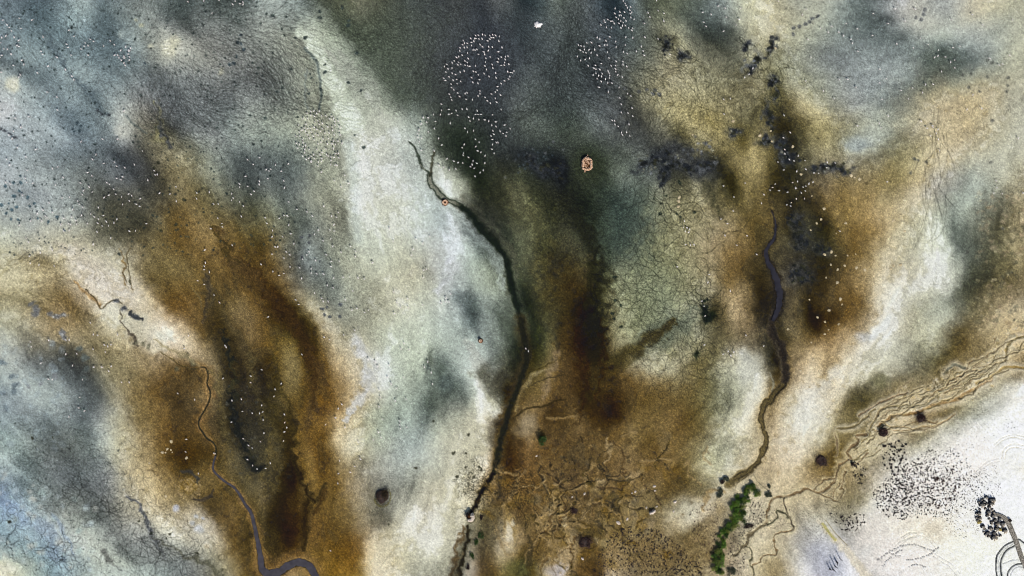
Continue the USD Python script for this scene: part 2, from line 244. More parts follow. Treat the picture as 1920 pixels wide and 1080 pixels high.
stroke([(85, 55), (100, 85), (120, 120), (142, 148), (165, 170), (185, 195), (205, 212)], [8, 8, 6, 6, 8, 9, 5], '567', 0.55, 0.9, rough=3)
stroke([(236, 218), (258, 240), (275, 248)], 4, '566', 0.6, 0.8, rough=1)
for t in ["2,242 12,246 20,252 28,260", "183,203 192,208 204,213"]:
    for x, y in pairs(t): spot(x, y, 4, '445', .85, ry=3)
# pale central flat and its edges
stroke([(655, 270), (662, 330), (665, 400), (672, 450)], 20, 'dee', 0.5, 0.9, rough=2)
stroke([(850, 500), (835, 530), (820, 550)], [22, 20, 14], 'dde', 0.6, 0.8, rough=4)
stroke([(670, 650), (690, 680), (690, 720), (665, 760), (648, 790)], [20, 26, 24, 14, 8], 'dde', 0.65, 0.8, rough=4)
stroke([(880, 640), (895, 680), (910, 720), (930, 770)], [14, 20, 22, 20], 'ccc', 0.5, 0.8, rough=4)
spot(924, 760, 17, 'eed', .8, ry=20, ang=-20); spot(806, 670, 6, '676', .8, ry=18); spot(803, 688, 4, '455', .6, ry=8)
spot(870, 560, 24, '677', .6, ry=14); spot(835, 720, 14, '566', .6, ry=18, ang=30); spot(745, 660, 12, 'bcb', .4)
stroke([(905, 700), (930, 740), (945, 760)], [30, 26, 16], '443', 0.7, 0.9, rough=4)
# ochre tongue left of the pale flat, with the dark veins in it
stroke([(405, 430), (440, 490), (490, 530), (540, 590), (575, 650), (590, 720), (575, 800), (560, 860)], [10, 16, 20, 24, 20, 16, 14, 14], '532', 0.6, 0.9, rough=4)
stroke([(488, 545), (520, 570), (550, 610), (572, 655), (580, 690)], [6, 12, 18, 14, 8], '421', 0.6, 0.9, rough=3)
spot(548, 700, 15, '764', .7, ry=46, ang=-6, soft=.7)
stroke([(580, 660), (600, 690), (610, 720)], [10, 12, 8], '532', 0.7, 0.9, rough=3)
stroke([(545, 840), (556, 880), (570, 910), (590, 940), (604, 920), (612, 905)], [8, 10, 10, 8, 6, 4], '321', 0.7, 0.8, rough=2)
stroke([(576, 940), (572, 980), (570, 1030)], [8, 14, 8], '210', 0.65, 0.9, rough=2)
stroke([(590, 965), (606, 930), (614, 915)], [4, 8, 5], '421', 0.7, 0.9, rough=2)
stroke([(527, 890), (520, 940), (510, 990), (520, 1030)], [26, 40, 40, 20], '321', 0.55, 0.9, rough=5)
stroke([(560, 800), (568, 850), (585, 900)], [20, 30, 18], '863', 0.6, 0.9, rough=4)
for p, w_, c_ in [([(398, 425), (412, 450), (425, 470), (448, 500)], [4, 7, 8, 4], '431'), ([(445, 480), (490, 520), (530, 565), (560, 610), (583, 660), (592, 710), (584, 760)], [4, 7, 9, 10, 9, 7, 4], '421'), ([(520, 640), (516, 690), (530, 740), (545, 790), (552, 840)], [4, 7, 8, 10, 10], '431'),
                  ([(555, 850), (560, 890), (575, 925), (588, 945)], [5, 6, 7, 5], '210'), ([(540, 760), (552, 800), (548, 850), (556, 900)], [6, 9, 8, 5], '321'), ([(470, 560), (510, 590), (530, 620)], [4, 9, 6], '532'), ([(600, 730), (612, 700), (605, 670)], [3, 5, 3], '642'), ([(585, 790), (600, 830), (606, 880)], [5, 7, 4], '642')]:
    stroke(p, w_, c_, .55, .8, rough=4)
# dark hollows with pools left of centre
stroke([(375, 545), (395, 560), (392, 590), (400, 625), (425, 660), (430, 700), (440, 760), (445, 820), (470, 870)], [10, 12, 14, 20, 24, 24, 24, 24, 18], '432', 0.4, 0.9, rough=5)
stroke([(422, 635), (430, 660), (440, 720), (436, 780), (446, 805), (460, 840), (480, 870)], [3, 6, 7, 8, 9, 8, 7], '332', .7, .7, rough=4)
for x, y, r in [(445, 800, 9), (437, 782, 7), (470, 868, 8), (487, 873, 6), (424, 640, 6), (460, 842, 6), (483, 876, 7)]: spot(x, y, r, '222', .85, soft=.8)
stroke([(385, 500), (388, 530), (398, 560), (385, 590)], [8, 10, 8, 4], '543', 0.6, 0.9, rough=3)
stroke([(360, 540), (375, 560), (378, 580)], [2, 3, 2], '764', 0.7, 0.8); stroke([(384, 520), (392, 535), (388, 560), (382, 605)], [5, 8, 5, 3], '433', 0.6, 0.9, rough=2)
# white bar at left with the torn rills
stroke([(110, 460), (150, 490), (200, 520), (240, 550)], [16, 34, 48, 50], 'dcc', 0.45, 0.9, rough=4)
stroke([(210, 585), (240, 600), (270, 625), (310, 650)], [26, 34, 44, 22], 'ddc', 0.5, 0.8, rough=5)
stroke([(140, 528), (165, 552), (182, 566), (190, 576)], [4, 9, 7, 3], 'a75', 0.8, 0.8, rough=2)
stroke([(160, 540), (178, 560), (190, 578), (203, 568), (217, 563), (228, 570)], [2, 3, 3, 3, 3, 2], '543', 0.8, 0.6, rough=1, dig=.05)
stroke([(226, 580), (228, 600), (240, 620), (250, 632), (257, 648)], [2, 3, 5, 7, 5], '544', 0.75, 0.7, rough=2, dig=.05)
stroke([(245, 580), (252, 592), (262, 604)], [7, 8, 6], '334', 0.9, 0.5, rough=2, dig=.06)
spot(232, 578, 5, '445', .9); spot(219, 565, 4, '556', .8)
for x, y, r in [(268, 645, 4), (280, 650, 4), (255, 640, 4)]: spot(x, y, r, '554', .7)
for p in ([(225, 470), (232, 490), (228, 515), (235, 535)], [(245, 465), (238, 485), (242, 510), (247, 530), (246, 545)], [(228, 510), (238, 530)]):
    stroke(p, [2, 3, 3, 2], '864', .8, .7, rough=2, dig=.05) if len(p) == 4 else stroke(p, 2.5, '543', .7, .7, rough=1)
spot(245, 530, 3, '443', .9, ry=6)
for p, w_ in [([(410, 610), (428, 650), (432, 690)], [5, 8, 5]), ([(440, 780), (445, 805), (458, 830), (462, 850)], [7, 9, 7, 4]), ([(462, 862), (472, 872), (486, 874)], [5, 6, 4]), ([(435, 725), (430, 760), (440, 790)], [3, 6, 5])]: stroke(p, w_, '222', .85, .45, rough=4)
for _ in range(60): spot(rng.normal(450, 22), rng.normal(800, 50), rng.uniform(1, 2.6), rng.choice(['555', '444', '333', '666']), .6, rough=1)
for p, w_, c_ in [([(468, 640), (478, 720), (500, 800), (518, 880), (515, 930)], [8, 14, 18, 16, 8], '653'), ([(505, 690), (515, 760), (512, 830)], [5, 9, 6], '542'), ([(405, 700), (415, 760), (425, 820), (440, 870)], [8, 12, 12, 8], '653'), ([(455, 690), (462, 740), (470, 780)], [4, 7, 4], '433')]: stroke(p, w_, c_, .5, .9, rough=5)
# small pools
for t, c in [("60,572 68,582 66,590", '667'), ("96,585 104,592 112,596 120,591", '667'), ("115,622 118,628 124,635", '778'), ("3,680 20,705 29,725 26,735 4,737 12,765", '678'),
             ("52,724 105,705 77,722", '889'), ("148,655 158,670 160,690 156,712 152,745 156,765 160,770", '677'), ("350,668 360,680 330,690", '554')]:
    for x, y in pairs(t): spot(x, y, 5.5, c, .75)
for x, y in pairs("101,591 108,590 122,591 118,627"): spot(x, y, 2.4, 'bbb', .8)
# bottom left: pale blue flat with milky spots and dark seaweed webs
for _ in range(150):
    x, y = rng.uniform(0, 180), rng.uniform(840, 1080)
    if y > 880 + 0.35 * x and y < 1050 + .2 * x: spot(x, y, rng.uniform(2.5, 6), rng.choice(['bcc', 'acc', 'bcd', 'ccc']), rng.uniform(.3, .75), soft=.7, rough=1)
for _ in range(60):
    x, y = rng.uniform(0, 120), rng.uniform(640, 850); spot(x, y, rng.uniform(3, 7), '9ab', rng.uniform(.2, .5))
stroke([(60, 975), (90, 995), (100, 1030), (115, 1055)], [14, 20, 12, 8], '89b', .55, .9, rough=5)
stroke([(98, 965), (112, 980), (118, 1000), (130, 1015), (138, 1040)], [6, 8, 7, 5, 3], '9ac', .7, .7, rough=1)
stroke([(0, 925), (15, 950), (40, 975)], [26, 30, 20], '89c', .5, .9, rough=5)
stroke([(240, 935), (258, 942), (265, 955), (275, 975), (281, 995), (288, 1012), (300, 1030), (310, 1045)], [4, 5, 7, 7, 9, 7, 5, 4], '556', .8, .7, rough=2)
stroke([(288, 1010), (305, 1022), (330, 1030), (352, 1045), (395, 1060), (420, 1085)], [4, 4, 5, 8, 8, 8], '554', .7, .9, rough=4)
stroke([(195, 1035), (205, 1055), (220, 1062), (228, 1080)], [12, 10, 4, 2], '666', .75, .6, rough=2)
spot(300, 1035, 40, '777', .35, ry=26); spot(240, 1075, 50, 'cdd', .6, ry=16)
for x, y, r, c in [(330, 955, 6, 'bbd'), (368, 968, 4, 'ccd'), (360, 982, 5, 'bbc'), (373, 993, 8, 'ccd'), (382, 970, 3, 'aab'), (232, 918, 3, 'bbb'), (390, 1025, 5, 'ba9')]: spot(x, y, r, c, .8, rough=1)
spot(355, 910, 14, '863', .7, ry=12)
for _ in range(70):
    a, r = rng.uniform(0, 6.28), rng.uniform(0, 26); spot(352 + r * math.cos(a), 915 + .9 * r * math.sin(a), rng.uniform(1.2, 2.6), 'a86', .6, rough=.5)
stroke([(340, 883), (355, 884), (368, 895), (372, 910)], [5, 7, 5, 2], '334', .7, .8, rough=2)
stroke([(362, 935), (380, 937), (393, 930), (402, 918)], [3, 6, 6, 3], '433', .85, .6, rough=1)
# dark flock grounds, top centre
spot(905, 135, 85, '445', .35, ry=95, soft=.95, rough=14); spot(870, 280, 34, '232', .5, ry=40, soft=.9); spot(1050, 315, 16, '112', .8, ry=26, soft=.9)
spot(985, 295, 26, '223', .6, ry=16, ang=25); spot(1015, 318, 22, '223', .55, ry=14, ang=25); spot(1100, 310, 30, '342', .5, ry=30)
stroke([(1195, 320), (1225, 300), (1250, 285), (1280, 290), (1305, 310), (1335, 312)], [16, 30, 34, 28, 34, 26], '334', .6, .9, rough=6)
stroke([(1240, 345), (1250, 325), (1260, 315)], [8, 16, 10], '112', .8, .8, rough=3)
for _ in range(90):
    t = rng.uniform(0, 1); x = 1195 + 150 * t; y = 300 + 18 * math.sin(t * 6) + rng.normal(0, 12)
    spot(x, y, rng.uniform(1.2, 3.2), rng.choice(['667', '556', '778', '887']), rng.uniform(.4, .8), rough=.5)
for _ in range(60):
    x, y = rng.normal(1000, 24), rng.normal(300, 14); spot(x, y, rng.uniform(1, 2.6), rng.choice(['567', '456', '778']), rng.uniform(.4, .8), rough=.5)
for x, y in pairs("1310,312 1318,318 1326,312 1334,305 1340,306 1312,320"): spot(x, y, 4, '889', .7, rough=1)
stroke([(1058, 385), (1075, 400), (1095, 420), (1108, 445), (1115, 470), (1118, 520), (1115, 570), (1112, 620)], [8, 14, 18, 18, 16, 26, 32, 30], '221', .6, .9, rough=5)
stroke([(1325, 340), (1330, 360), (1345, 395)], [26, 24, 14], '332', .6, .9, rough=4)
stroke([(1135, 690), (1160, 672), (1200, 650), (1240, 625), (1285, 600), (1305, 580)], [16, 18, 26, 34, 26, 10], '565', .45, .95, rough=5)
stroke([(1115, 740), (1140, 695), (1170, 668), (1210, 643), (1265, 605)], [50, 36, 26, 19, 10], '431', .8, .8, rough=3)
stroke([(1105, 560), (1110, 640), (1120, 690), (1110, 740), (1115, 770)], [20, 26, 30, 40, 26], '210', .45, .9, rough=6)
stroke([(1255, 680), (1235, 695), (1215, 690)], [26, 30, 24], 'aa8', .4, .9, rough=5)
for t in ["1318,562 1326,558", "1320,580 1322,588 1325,598", "1337,592 1333,595", "1306,664"]:
    for x, y in pairs(t): spot(x, y, 6 if y > 570 else 4, '121', .85, ry=8 if y > 570 else 4)
stroke([(1060, 400), (1085, 425), (1108, 460), (1118, 520), (1114, 600), (1120, 680), (1108, 745)], [6, 12, 18, 26, 30, 32, 20], '221', .5, .7, rough=4)
for p, w_, c_, a_ in [([(1108, 735), (1128, 785), (1165, 825)], [36, 44, 26], '531', .4), ([(1112, 700), (1160, 722), (1240, 730)], [40, 60, 40], '642', .4), ([(1065, 600), (1055, 680), (1062, 750), (1040, 800)], [20, 34, 40, 30], '642', .4), ([(1098, 560), (1085, 640), (1098, 720), (1085, 790)], [8, 14, 16, 8], '310', .5), ([(1128, 600), (1132, 680), (1120, 760)], [8, 12, 8], '310', .45)]:
    stroke(p, w_, c_, a_, .9, rough=5)
# the arched bank low on the centre creek
stroke([(968, 770), (972, 745), (985, 720), (1005, 700), (1030, 690)], [6, 9, 7, 5, 3], '986', .7, .8, rough=2)
stroke([(1045, 655), (1035, 690), (1025, 720), (1020, 745)], [8, 14, 12, 8], '976', .55, .9, rough=3)
stroke([(962, 785), (985, 772), (1010, 765), (1040, 752), (1062, 745)], [3, 4, 4, 3, 2], '321', .8, .7, rough=2)
stroke([(990, 725), (1010, 715), (1045, 705), (1065, 700)], [2, 2, 2, 1], '432', .8, .7, rough=1); stroke([(985, 700), (1010, 690), (1045, 675)], [2, 3, 1], '431', .7, .7, rough=2)
spot(985, 800, 24, '876', .6, ry=14, ang=-25)
# right: white flats, stains and dark pools
for p, w_ in [([(1745, 480), (1765, 520), (1775, 550)], [16, 36, 22]), ([(1660, 620), (1680, 590), (1700, 560), (1740, 530)], [34, 36, 30, 30]), ([(1500, 800), (1510, 770), (1530, 735), (1570, 700)], [26, 30, 26, 20])]:
    stroke(p, w_, 'eee', .4, .9, rough=5)
spot(1622, 632, 16, 'bbc', .6, ry=10); spot(1405, 690, 22, 'ccc', .6, ry=30, soft=.5); spot(1396, 668, 12, 'bbb', .6, ry=12); spot(1415, 735, 16, 'ddc', .5, ry=26)
spot(1650, 715, 18, '664', .7, ry=13); spot(1590, 780, 24, '764', .4, ry=16, ang=-35)
for x, y, rx, ry, a in [(1249, 86, 7, 14, 0), (1282, 108, 8, 10, 0), (1402, 88, 7, 8, 0), (1415, 120, 7, 22, 40), (1448, 85, 6, 16, 15), (1450, 155, 10, 12, 0), (1440, 212, 7, 18, 0), (1436, 262, 14, 9, 0), (1465, 270, 8, 10, 0), (1205, 305, 9, 7, 20), (1228, 298, 12, 8, 30), (1250, 285, 9, 9, 0), (1243, 330, 7, 13, 10), (1265, 312, 9, 8, 0), (1290, 316, 12, 7, 0), (1322, 310, 14, 8, -10), (1000, 305, 12, 9, 25), (1045, 322, 9, 16, 0), (1020, 312, 10, 8, 20), (1470, 300, 9, 12, 0), (1442, 232, 6, 9, 0), (1455, 182, 5, 8, 0),
        (1376, 250, 12, 11, 0), (1475, 290, 12, 22, -15), (1550, 312, 26, 7, -8), (1578, 318, 16, 5, 25), (1490, 412, 10, 16, 0), (1502, 450, 14, 18, -20), (1540, 470, 14, 10, 30), (1500, 515, 22, 20, 0)]:
    spot(x, y, rx * 1.1, '445', .7, ry=ry * 1.1, ang=a, rough=4, soft=.8)
    c0, s0 = math.cos(math.radians(a)), math.sin(math.radians(a))
    for _ in range(int(5 + rx * ry / 9)):
        p0, q0 = rng.normal(0, .5) * rx, rng.normal(0, .5) * ry
        spot(x + p0 * c0 - q0 * s0, y + p0 * s0 + q0 * c0, rng.uniform(1.4, 4.2), rng.choice(['222', '223', '332', '334']), .75, soft=.5, rough=1.5)
for x, y, n_ in [(1249, 86, 5), (1415, 118, 9), (1448, 88, 5), (1452, 155, 4), (1378, 250, 5), (1437, 262, 7), (1473, 288, 8), (1550, 311, 12)]:
    for _ in range(n_): spot(x + rng.normal(0, 6), y + rng.normal(0, 6), rng.uniform(1.2, 2.8), rng.choice(['556', '667', '998', '112']), .7, rough=.6, soft=.5)
for x, y in pairs("1173,165 1198,172 1212,170 1224,178 1236,177 1228,170 1488,52 1500,50 1510,45 1518,40 1522,33 1533,27 1530,30 1487,65 1717,33 1728,36 1733,26 1734,18"):
    spot(x, y, 3.4, '556', .85, rough=1); spot(x, y, 1.3, '998', .6, rough=.3)
for x, y in pairs("1806,140 1822,139 1852,145 1890,146 1891,160 1888,170 1816,163 1837,172 1860,118 1850,112 1861,226 1735,302 1720,302 1706,325 1714,300 1712,298 1858,304 1880,429 1814,472"):
    spot(x, y, 3, '555', .7, rough=1)
spot(1606, 270, 26, '9ab', .5, ry=14); spot(1770, 345, 40, '99a', .35, ry=24, ang=-35); spot(1755, 190, 40, 'ca8', .15, ry=30)
for _ in range(220):                                     # lumpy wet sand at the right edge
    x, y = rng.uniform(1830, 1930), rng.uniform(360, 640); a = .35 + .4 * (x - 1830) / 100
    spot(x, y, rng.uniform(1.5, 4.5), rng.choice(['554', '665', 'b98', 'a87', 'cb9']), a * rng.uniform(.5, 1), rough=2, dig=rng.uniform(-.05, .05))
spot(957, 992, 12, 'a85', .7, ry=26, ang=-12, soft=.5); spot(954, 1000, 6, 'dcb', .9, ry=18, ang=-10, soft=.4); spot(962, 982, 5, 'dcb', .8)
spot(975, 1065, 30, '563', .5, ry=16); spot(1170, 1012, 6, 'ccb', .8, ry=7); spot(1135, 1022, 9, 'dda', .8, ry=9); spot(1118, 1015, 6, 'ccb', .8, ry=7); spot(1045, 1070, 22, 'bab', .8, ry=12, soft=.4)
spot(1285, 955, 22, 'aa9', .5, ry=18); spot(1090, 995, 12, '443', .6, ry=12); spot(1700, 1030, 18, 'bcd', .6, ry=8); spot(1625, 1035, 12, 'bcc', .5)
spot(1215, 1045, 105, '753', .75, ry=60, soft=.8, rough=8); spot(1110, 920, 110, '753', .55, ry=90, soft=.9); spot(1080, 930, 60, '532', .4, ry=50, soft=.9); spot(1000, 880, 60, '742', .4, ry=60, soft=.9)
# fan of ribbed sand bars and drained runnels, bottom centre
for p, w_ in [([(1052, 895), (1042, 925), (1034, 945), (1032, 965)], [6, 9, 8, 5]), ([(1020, 890), (1022, 915), (1032, 935)], [4, 6, 3]), ([(1050, 950), (1058, 975), (1061, 1000), (1062, 1020)], [5, 8, 8, 5]),
              ([(1085, 975), (1100, 960), (1104, 945)], [5, 6, 4]), ([(1180, 905), (1200, 885), (1208, 870)], [6, 9, 4]), ([(1165, 940), (1175, 912), (1185, 890)], [5, 8, 6]), ([(1138, 820), (1142, 850), (1138, 865)], [8, 10, 5]),
              ([(1180, 950), (1200, 975), (1225, 985)], [8, 14, 8]), ([(1095, 915), (1120, 906), (1130, 900)], [5, 8, 4]), ([(1055, 1040), (1056, 1070)], [6, 9])]:
    stroke(p, w_, 'a86', .75, .7, rough=3, dig=-.22)
for x, y in pairs("1034,943 1034,953 1040,948 1036,962 1059,961 1059,970 1060,985 1060,1000 1061,1012"): spot(x, y, 3.2, 'cb9', .8, ry=4, rough=1, dig=-.15)
for p, w_ in [([(1013, 870), (1015, 900), (1028, 930), (1038, 955), (1040, 1000)], [3, 4, 4, 6, 8]), ([(1046, 948), (1048, 975), (1056, 1000), (1064, 1020)], [4, 7, 8, 8]), ([(1055, 880), (1053, 905), (1058, 925), (1050, 945)], [2, 3, 3, 4]),
              ([(1065, 978), (1085, 975), (1100, 958), (1120, 945), (1150, 950), (1160, 965), (1175, 985)], [2, 2, 3, 5, 6, 5, 3]), ([(1150, 948), (1155, 935), (1180, 925), (1205, 930)], [3, 2, 2, 2]),
              ([(1140, 985), (1142, 968), (1150, 960)], [2, 2, 2]), ([(1140, 985), (1165, 993), (1178, 1000)], [2, 2, 3]), ([(1192, 988), (1198, 975), (1212, 972)], [2, 3, 2]), ([(1125, 1000), (1120, 975), (1128, 985), (1140, 1000)], [3, 4, 5, 3]),
              ([(1132, 866), (1140, 900), (1130, 930), (1150, 945)], [3, 3, 3, 4]), ([(1050, 922), (1070, 915), (1100, 905), (1125, 900)], [2, 3, 3, 2]), ([(990, 1000), (995, 1030), (992, 1060)], [5, 9, 9])]:
    stroke(p, w_, '432', .75, .6, rough=2, dig=.22)
for _ in range(260):
    x, y = rng.normal(1110, 70), rng.normal(925, 50)
    spot(x, y, rng.uniform(1.2, 4.5), rng.choice(['432', '543', '864', '975', '654']), rng.uniform(.25, .7), rough=2, dig=rng.uniform(-.05, .08))

# ---------------------------------------------------------------- creeks cut into the bed
CENTRE = [(804, 326), (808, 342), (816, 357), (830, 369), (848, 377), (860, 384), (876, 398), (893, 417), (910, 438), (930, 458), (945, 476), (952, 500), (957, 525), (962, 547), (970, 575), (976, 602), (983, 635), (988, 662), (985, 686), (972, 720), (960, 755), (950, 785), (943, 812), (936, 840), (930, 872), (924, 890), (906, 920), (893, 945), (885, 965), (880, 990), (872, 1020), (862, 1055), (856, 1082)]
stroke(CENTRE, [13, 14, 15, 15, 14, 15, 17, 18, 17, 16, 16, 15, 15, 15, 15, 14, 14, 14, 13, 12, 12, 12, 12, 12, 14, 10, 9, 10, 14, 16, 18, 20, 20], '443', .55, .8, rough=2)
stroke([(x - 15, y + 9) for x, y in CENTRE[5:13]], [14, 20, 22, 24, 24, 22, 18, 10], 'bcc', .55, .8, rough=3)
stroke([(x + 14, y - 8) for x, y in CENTRE[4:13]], [8, 14, 16, 16, 16, 16, 14, 12, 8], '665', .5, .9, rough=3)
stroke(CENTRE[5:17], [8, 11, 13, 13, 12, 11, 12, 12, 12, 12, 12, 11], '121', .92, .6, rough=1.2, dig=.1)
stroke(CENTRE[15:27], [22] * 12, '642', .6, .9, rough=2)
stroke(CENTRE[15:27], [12, 12, 12, 12, 11, 11, 10, 10, 10, 11, 9, 8], '221', .92, .6, rough=1.2, dig=.14)
stroke(CENTRE[25:29], [7, 8, 8, 8], '210', .95, .6, rough=1.5, dig=.18)
stroke([(878, 985), (876, 1010), (868, 1040), (860, 1080)], [4, 7, 6, 6], '210', .8, .7, rough=2, dig=.18); stroke([(870, 990), (858, 1030), (848, 1082)], [6, 10, 12], '532', .7, .8, rough=3)
for off in (-5.5, 5):
    stroke([(x + off * .8, y - off * .35) for x, y in CENTRE[:6]], 3, '343', .85, .6, rough=1, dig=.08)
stroke(CENTRE[:6], 4, '887', .5, .8, rough=1)
stroke([(766, 268), (778, 277), (786, 296), (790, 312), (797, 320), (804, 328)], [4, 4, 5, 5, 5, 6], '343', .9, .6, rough=1.5, dig=.08); stroke([(788, 308), (796, 319)], 2, 'aa9', .6, .8)
stroke([(814, 284), (812, 300), (808, 315), (805, 328)], [3, 5, 6, 6], '443', .85, .6, rough=1.5, dig=.08)
stroke([(930, 865), (936, 890), (936, 920), (932, 935)], [6, 7, 6, 3], '432', .8, .7, rough=2, dig=.1)
RIGHT = [(1447, 397), (1453, 411), (1454, 430), (1451, 448), (1441, 461), (1436, 475), (1440, 492), (1448, 506), (1455, 522), (1460, 541), (1462, 560), (1457, 585), (1448, 602), (1448, 617), (1455, 636), (1464, 657), (1471, 681), (1474, 705), (1467, 726), (1450, 743), (1436, 757), (1428, 773), (1428, 791), (1434, 811), (1436, 830), (1430, 850), (1419, 869), (1400, 886), (1380, 897), (1367, 909)]
stroke(RIGHT[:13], [4, 5, 6, 8, 9, 10, 12, 14, 17, 19, 18, 17, 14], '322', .9, .45, rough=2, dig=.12)
stroke(RIGHT[11:], [8, 14, 16, 20, 22, 22, 20, 20, 20, 18, 16, 15, 15, 15, 15, 15, 16, 18, 20], 'b96', .4, 1.0, rough=2)
stroke(RIGHT[10:20], [10, 12, 13, 15, 16, 18, 18, 17, 15, 14], '433', .85, .55, rough=2, dig=.12)
stroke(RIGHT[10:20], [9, 10, 10, 11, 12, 13, 12, 11, 10, 9], '322', .8, .5, rough=1.5, dig=.08)
stroke(RIGHT[18:], [12, 12, 12, 11, 10, 9, 8, 9, 10, 13, 15, 15], '653', .85, .6, rough=2, dig=.22)
for off in (-4, 4): stroke([(x + off, y + off * .4) for x, y in RIGHT[18:29]], 2.4, '432', .8, .6, rough=1.5, dig=.08)
stroke([(1455, 640), (1466, 690), (1462, 715)], [4, 5, 3], '654', .6, .8, rough=1.5); stroke([(1443, 700), (1450, 720), (1447, 735)], [3, 5, 3], '998', .6, .8, rough=1)
for a, b in [((1402, 884), (1374, 902)), ((1406, 890), (1380, 908)), ((1397, 880), (1370, 897))]: stroke([a, b], 1.6, '432', .6, .6)
LEFT = [(376, 688), (386, 690), (390, 705), (388, 719), (394, 735), (392, 751), (385, 766), (374, 785), (373, 799), (381, 812), (388, 822), (400, 830), (405, 842), (404, 855), (400, 870), (400, 881), (410, 893), (425, 905), (440, 915), (452, 932), (460, 946), (470, 960), (476, 981), (481, 1005), (486, 1030), (489, 1050), (492, 1068), (506, 1075), (525, 1071), (540, 1061), (555, 1055), (570, 1056), (582, 1064), (590, 1078), (594, 1092)]
LW = [1.8, 2.4, 2.6, 2.6, 2.8, 2.8, 3, 3, 3, 3, 3, 3, 3, 3, 3.4, 3.6, 4, 4, 4.4, 5, 5.4, 6, 6.6, 7.6, 9, 11, 13, 14, 14, 14, 14, 14, 14, 14, 14]
stroke([(380, 690), (360, 677), (336, 662), (312, 652), (290, 640)], [5, 7, 8, 8, 5], '986', .7, .8, rough=3); stroke([(378, 688), (352, 690), (325, 676), (300, 660)], [2, 2.4, 2, 1.4], '542', .7, .7, rough=1.5, dig=.06)
stroke([(x, y) for x, y in LEFT[:9]], 16, '964', .5, 1.0, rough=3); stroke(LEFT, [a * 2.4 for a in LW], 'a75', .55, .8, rough=2)
stroke(LEFT, LW, '332', .95, .35, dig=.3)
RILLS = []
for text, w_, c in [
    ("1625,811 1628,808 1640,787 1652,767 1675,762 1702,761 1730,760 1752,745 1760,732 1757,720 1752,715", 4, '653'), ("1762,732 1790,720 1802,700 1820,692 1840,697 1862,682 1880,680 1890,650 1900,640 1925,633", 4, '764'),
    ("1704,757 1710,742 1727,740 1740,734 1752,733", 2, '653'), ("1752,715 1751,725 1758,732", 2, '653'), ("1647,800 1660,787 1685,777 1710,775 1730,770 1752,760 1777,752 1802,745 1830,728 1860,710", 6, '964'),
    ("1840,697 1863,672 1866,655", 2, '764'), ("1610,780 1640,760 1665,748 1700,735", 3, '865'), ("1570,805 1600,800 1620,785 1640,765", 3, '764'), ("1770,698 1790,685 1810,686", 5, '776'), ("1830,720 1860,705 1890,690 1920,688", 5, '974'),
    ("1625,811 1610,815 1606,827 1597,840 1589,850 1594,860 1580,869 1572,872 1570,885 1565,897 1552,912 1535,924 1522,921 1510,917 1497,925 1482,929 1470,932 1452,935 1445,945 1440,957 1436,980", 4.4, '754'),
    ("1594,863 1612,854 1628,842", 2, '653'), ("1600,862 1625,856 1655,840", 2, '764'), ("1525,920 1535,907 1550,897 1565,896", 2.4, '754'), ("1540,926 1555,932 1570,938 1576,927 1578,910 1584,885", 2.4, '754'), ("1560,930 1567,917 1576,905", 2, '754'),
    ("1565,815 1571,840 1567,855", 2.4, '865'), ("1471,935 1473,950 1480,965 1485,982 1487,994", 4, '433'), ("1487,994 1477,996 1455,1002 1452,1018 1457,1027 1449,1036 1431,1039 1426,1046 1425,1053 1414,1058 1412,1065", 2.6, '754'),
    ("1398,1022 1409,1028 1410,1046 1412,1065 1413,1082", 3, '443'), ("1437,980 1425,991 1412,1000 1401,1008 1398,1020 1385,1033 1377,1041", 4.4, '654'), ("1438,982 1451,974 1456,963 1461,958 1472,961 1479,969", 3.2, '443'),
    ("1411,887 1420,898 1433,911 1446,922 1450,935", 2, '987'), ("1640,805 1655,808 1670,806 1690,812", 2, '964'), ("1655,790 1665,800 1690,800 1720,806", 3, '974'), ("1690,810 1730,800 1770,790 1790,775", 3, '975')]:
    p = pairs(text); RILLS.append(p)
    stroke(p, w_ * 3.4, 'dcb' if p[:, 1].mean() < 830 else 'cb9', .55, .9, rough=2.5, dig=-.10)
    stroke(p, w_, c, .9, .55, rough=1.6, dig=.22)
for _ in range(320):
    t = rng.uniform(0, 1); x = 1600 + 320 * t; y = 830 - 190 * t + rng.normal(0, 20)
    spot(x, y, rng.uniform(1, 3), rng.choice(['653', '764', 'cb9', 'dcb', 'a85']), rng.uniform(.3, .75), rough=2, dig=rng.uniform(-.05, .05))
BAND = spline(pairs("1592,856 1640,800 1690,770 1750,745 1810,712 1870,680 1930,645"), 1)
for k in range(46):                                       # the finer braids between the main rills
    i0 = int(rng.integers(0, len(BAND) - 60)); q = []; off = rng.normal(0, 13); dv = rng.normal(0, .6)
    for i in range(i0, min(len(BAND), i0 + int(rng.integers(30, 110))), 6):
        dv = .75 * dv + rng.normal(0, 1.1); off += dv
        q.append((BAND[i, 0] + off * .5, BAND[i, 1] + off))
    ww = rng.uniform(1.2, 2.8); cc = rng.choice(['543', '653', '654', '754'])
    stroke(q, ww * 3.4, 'cb9', .4, .9, rough=2.5, dig=-.08); stroke(q, ww, cc, .8, .6, rough=1.8, dig=.16)
for _ in range(70):
    x, y = rng.normal(1090, 85), rng.normal(960, 60); spot(x, y, rng.uniform(4, 13), rng.choice(['752', '863', '641', 'a86', '876', '542']), rng.uniform(.25, .6), ry=rng.uniform(4, 16), ang=rng.uniform(-30, 30), soft=.8, rough=4, dig=rng.uniform(-.1, .1))
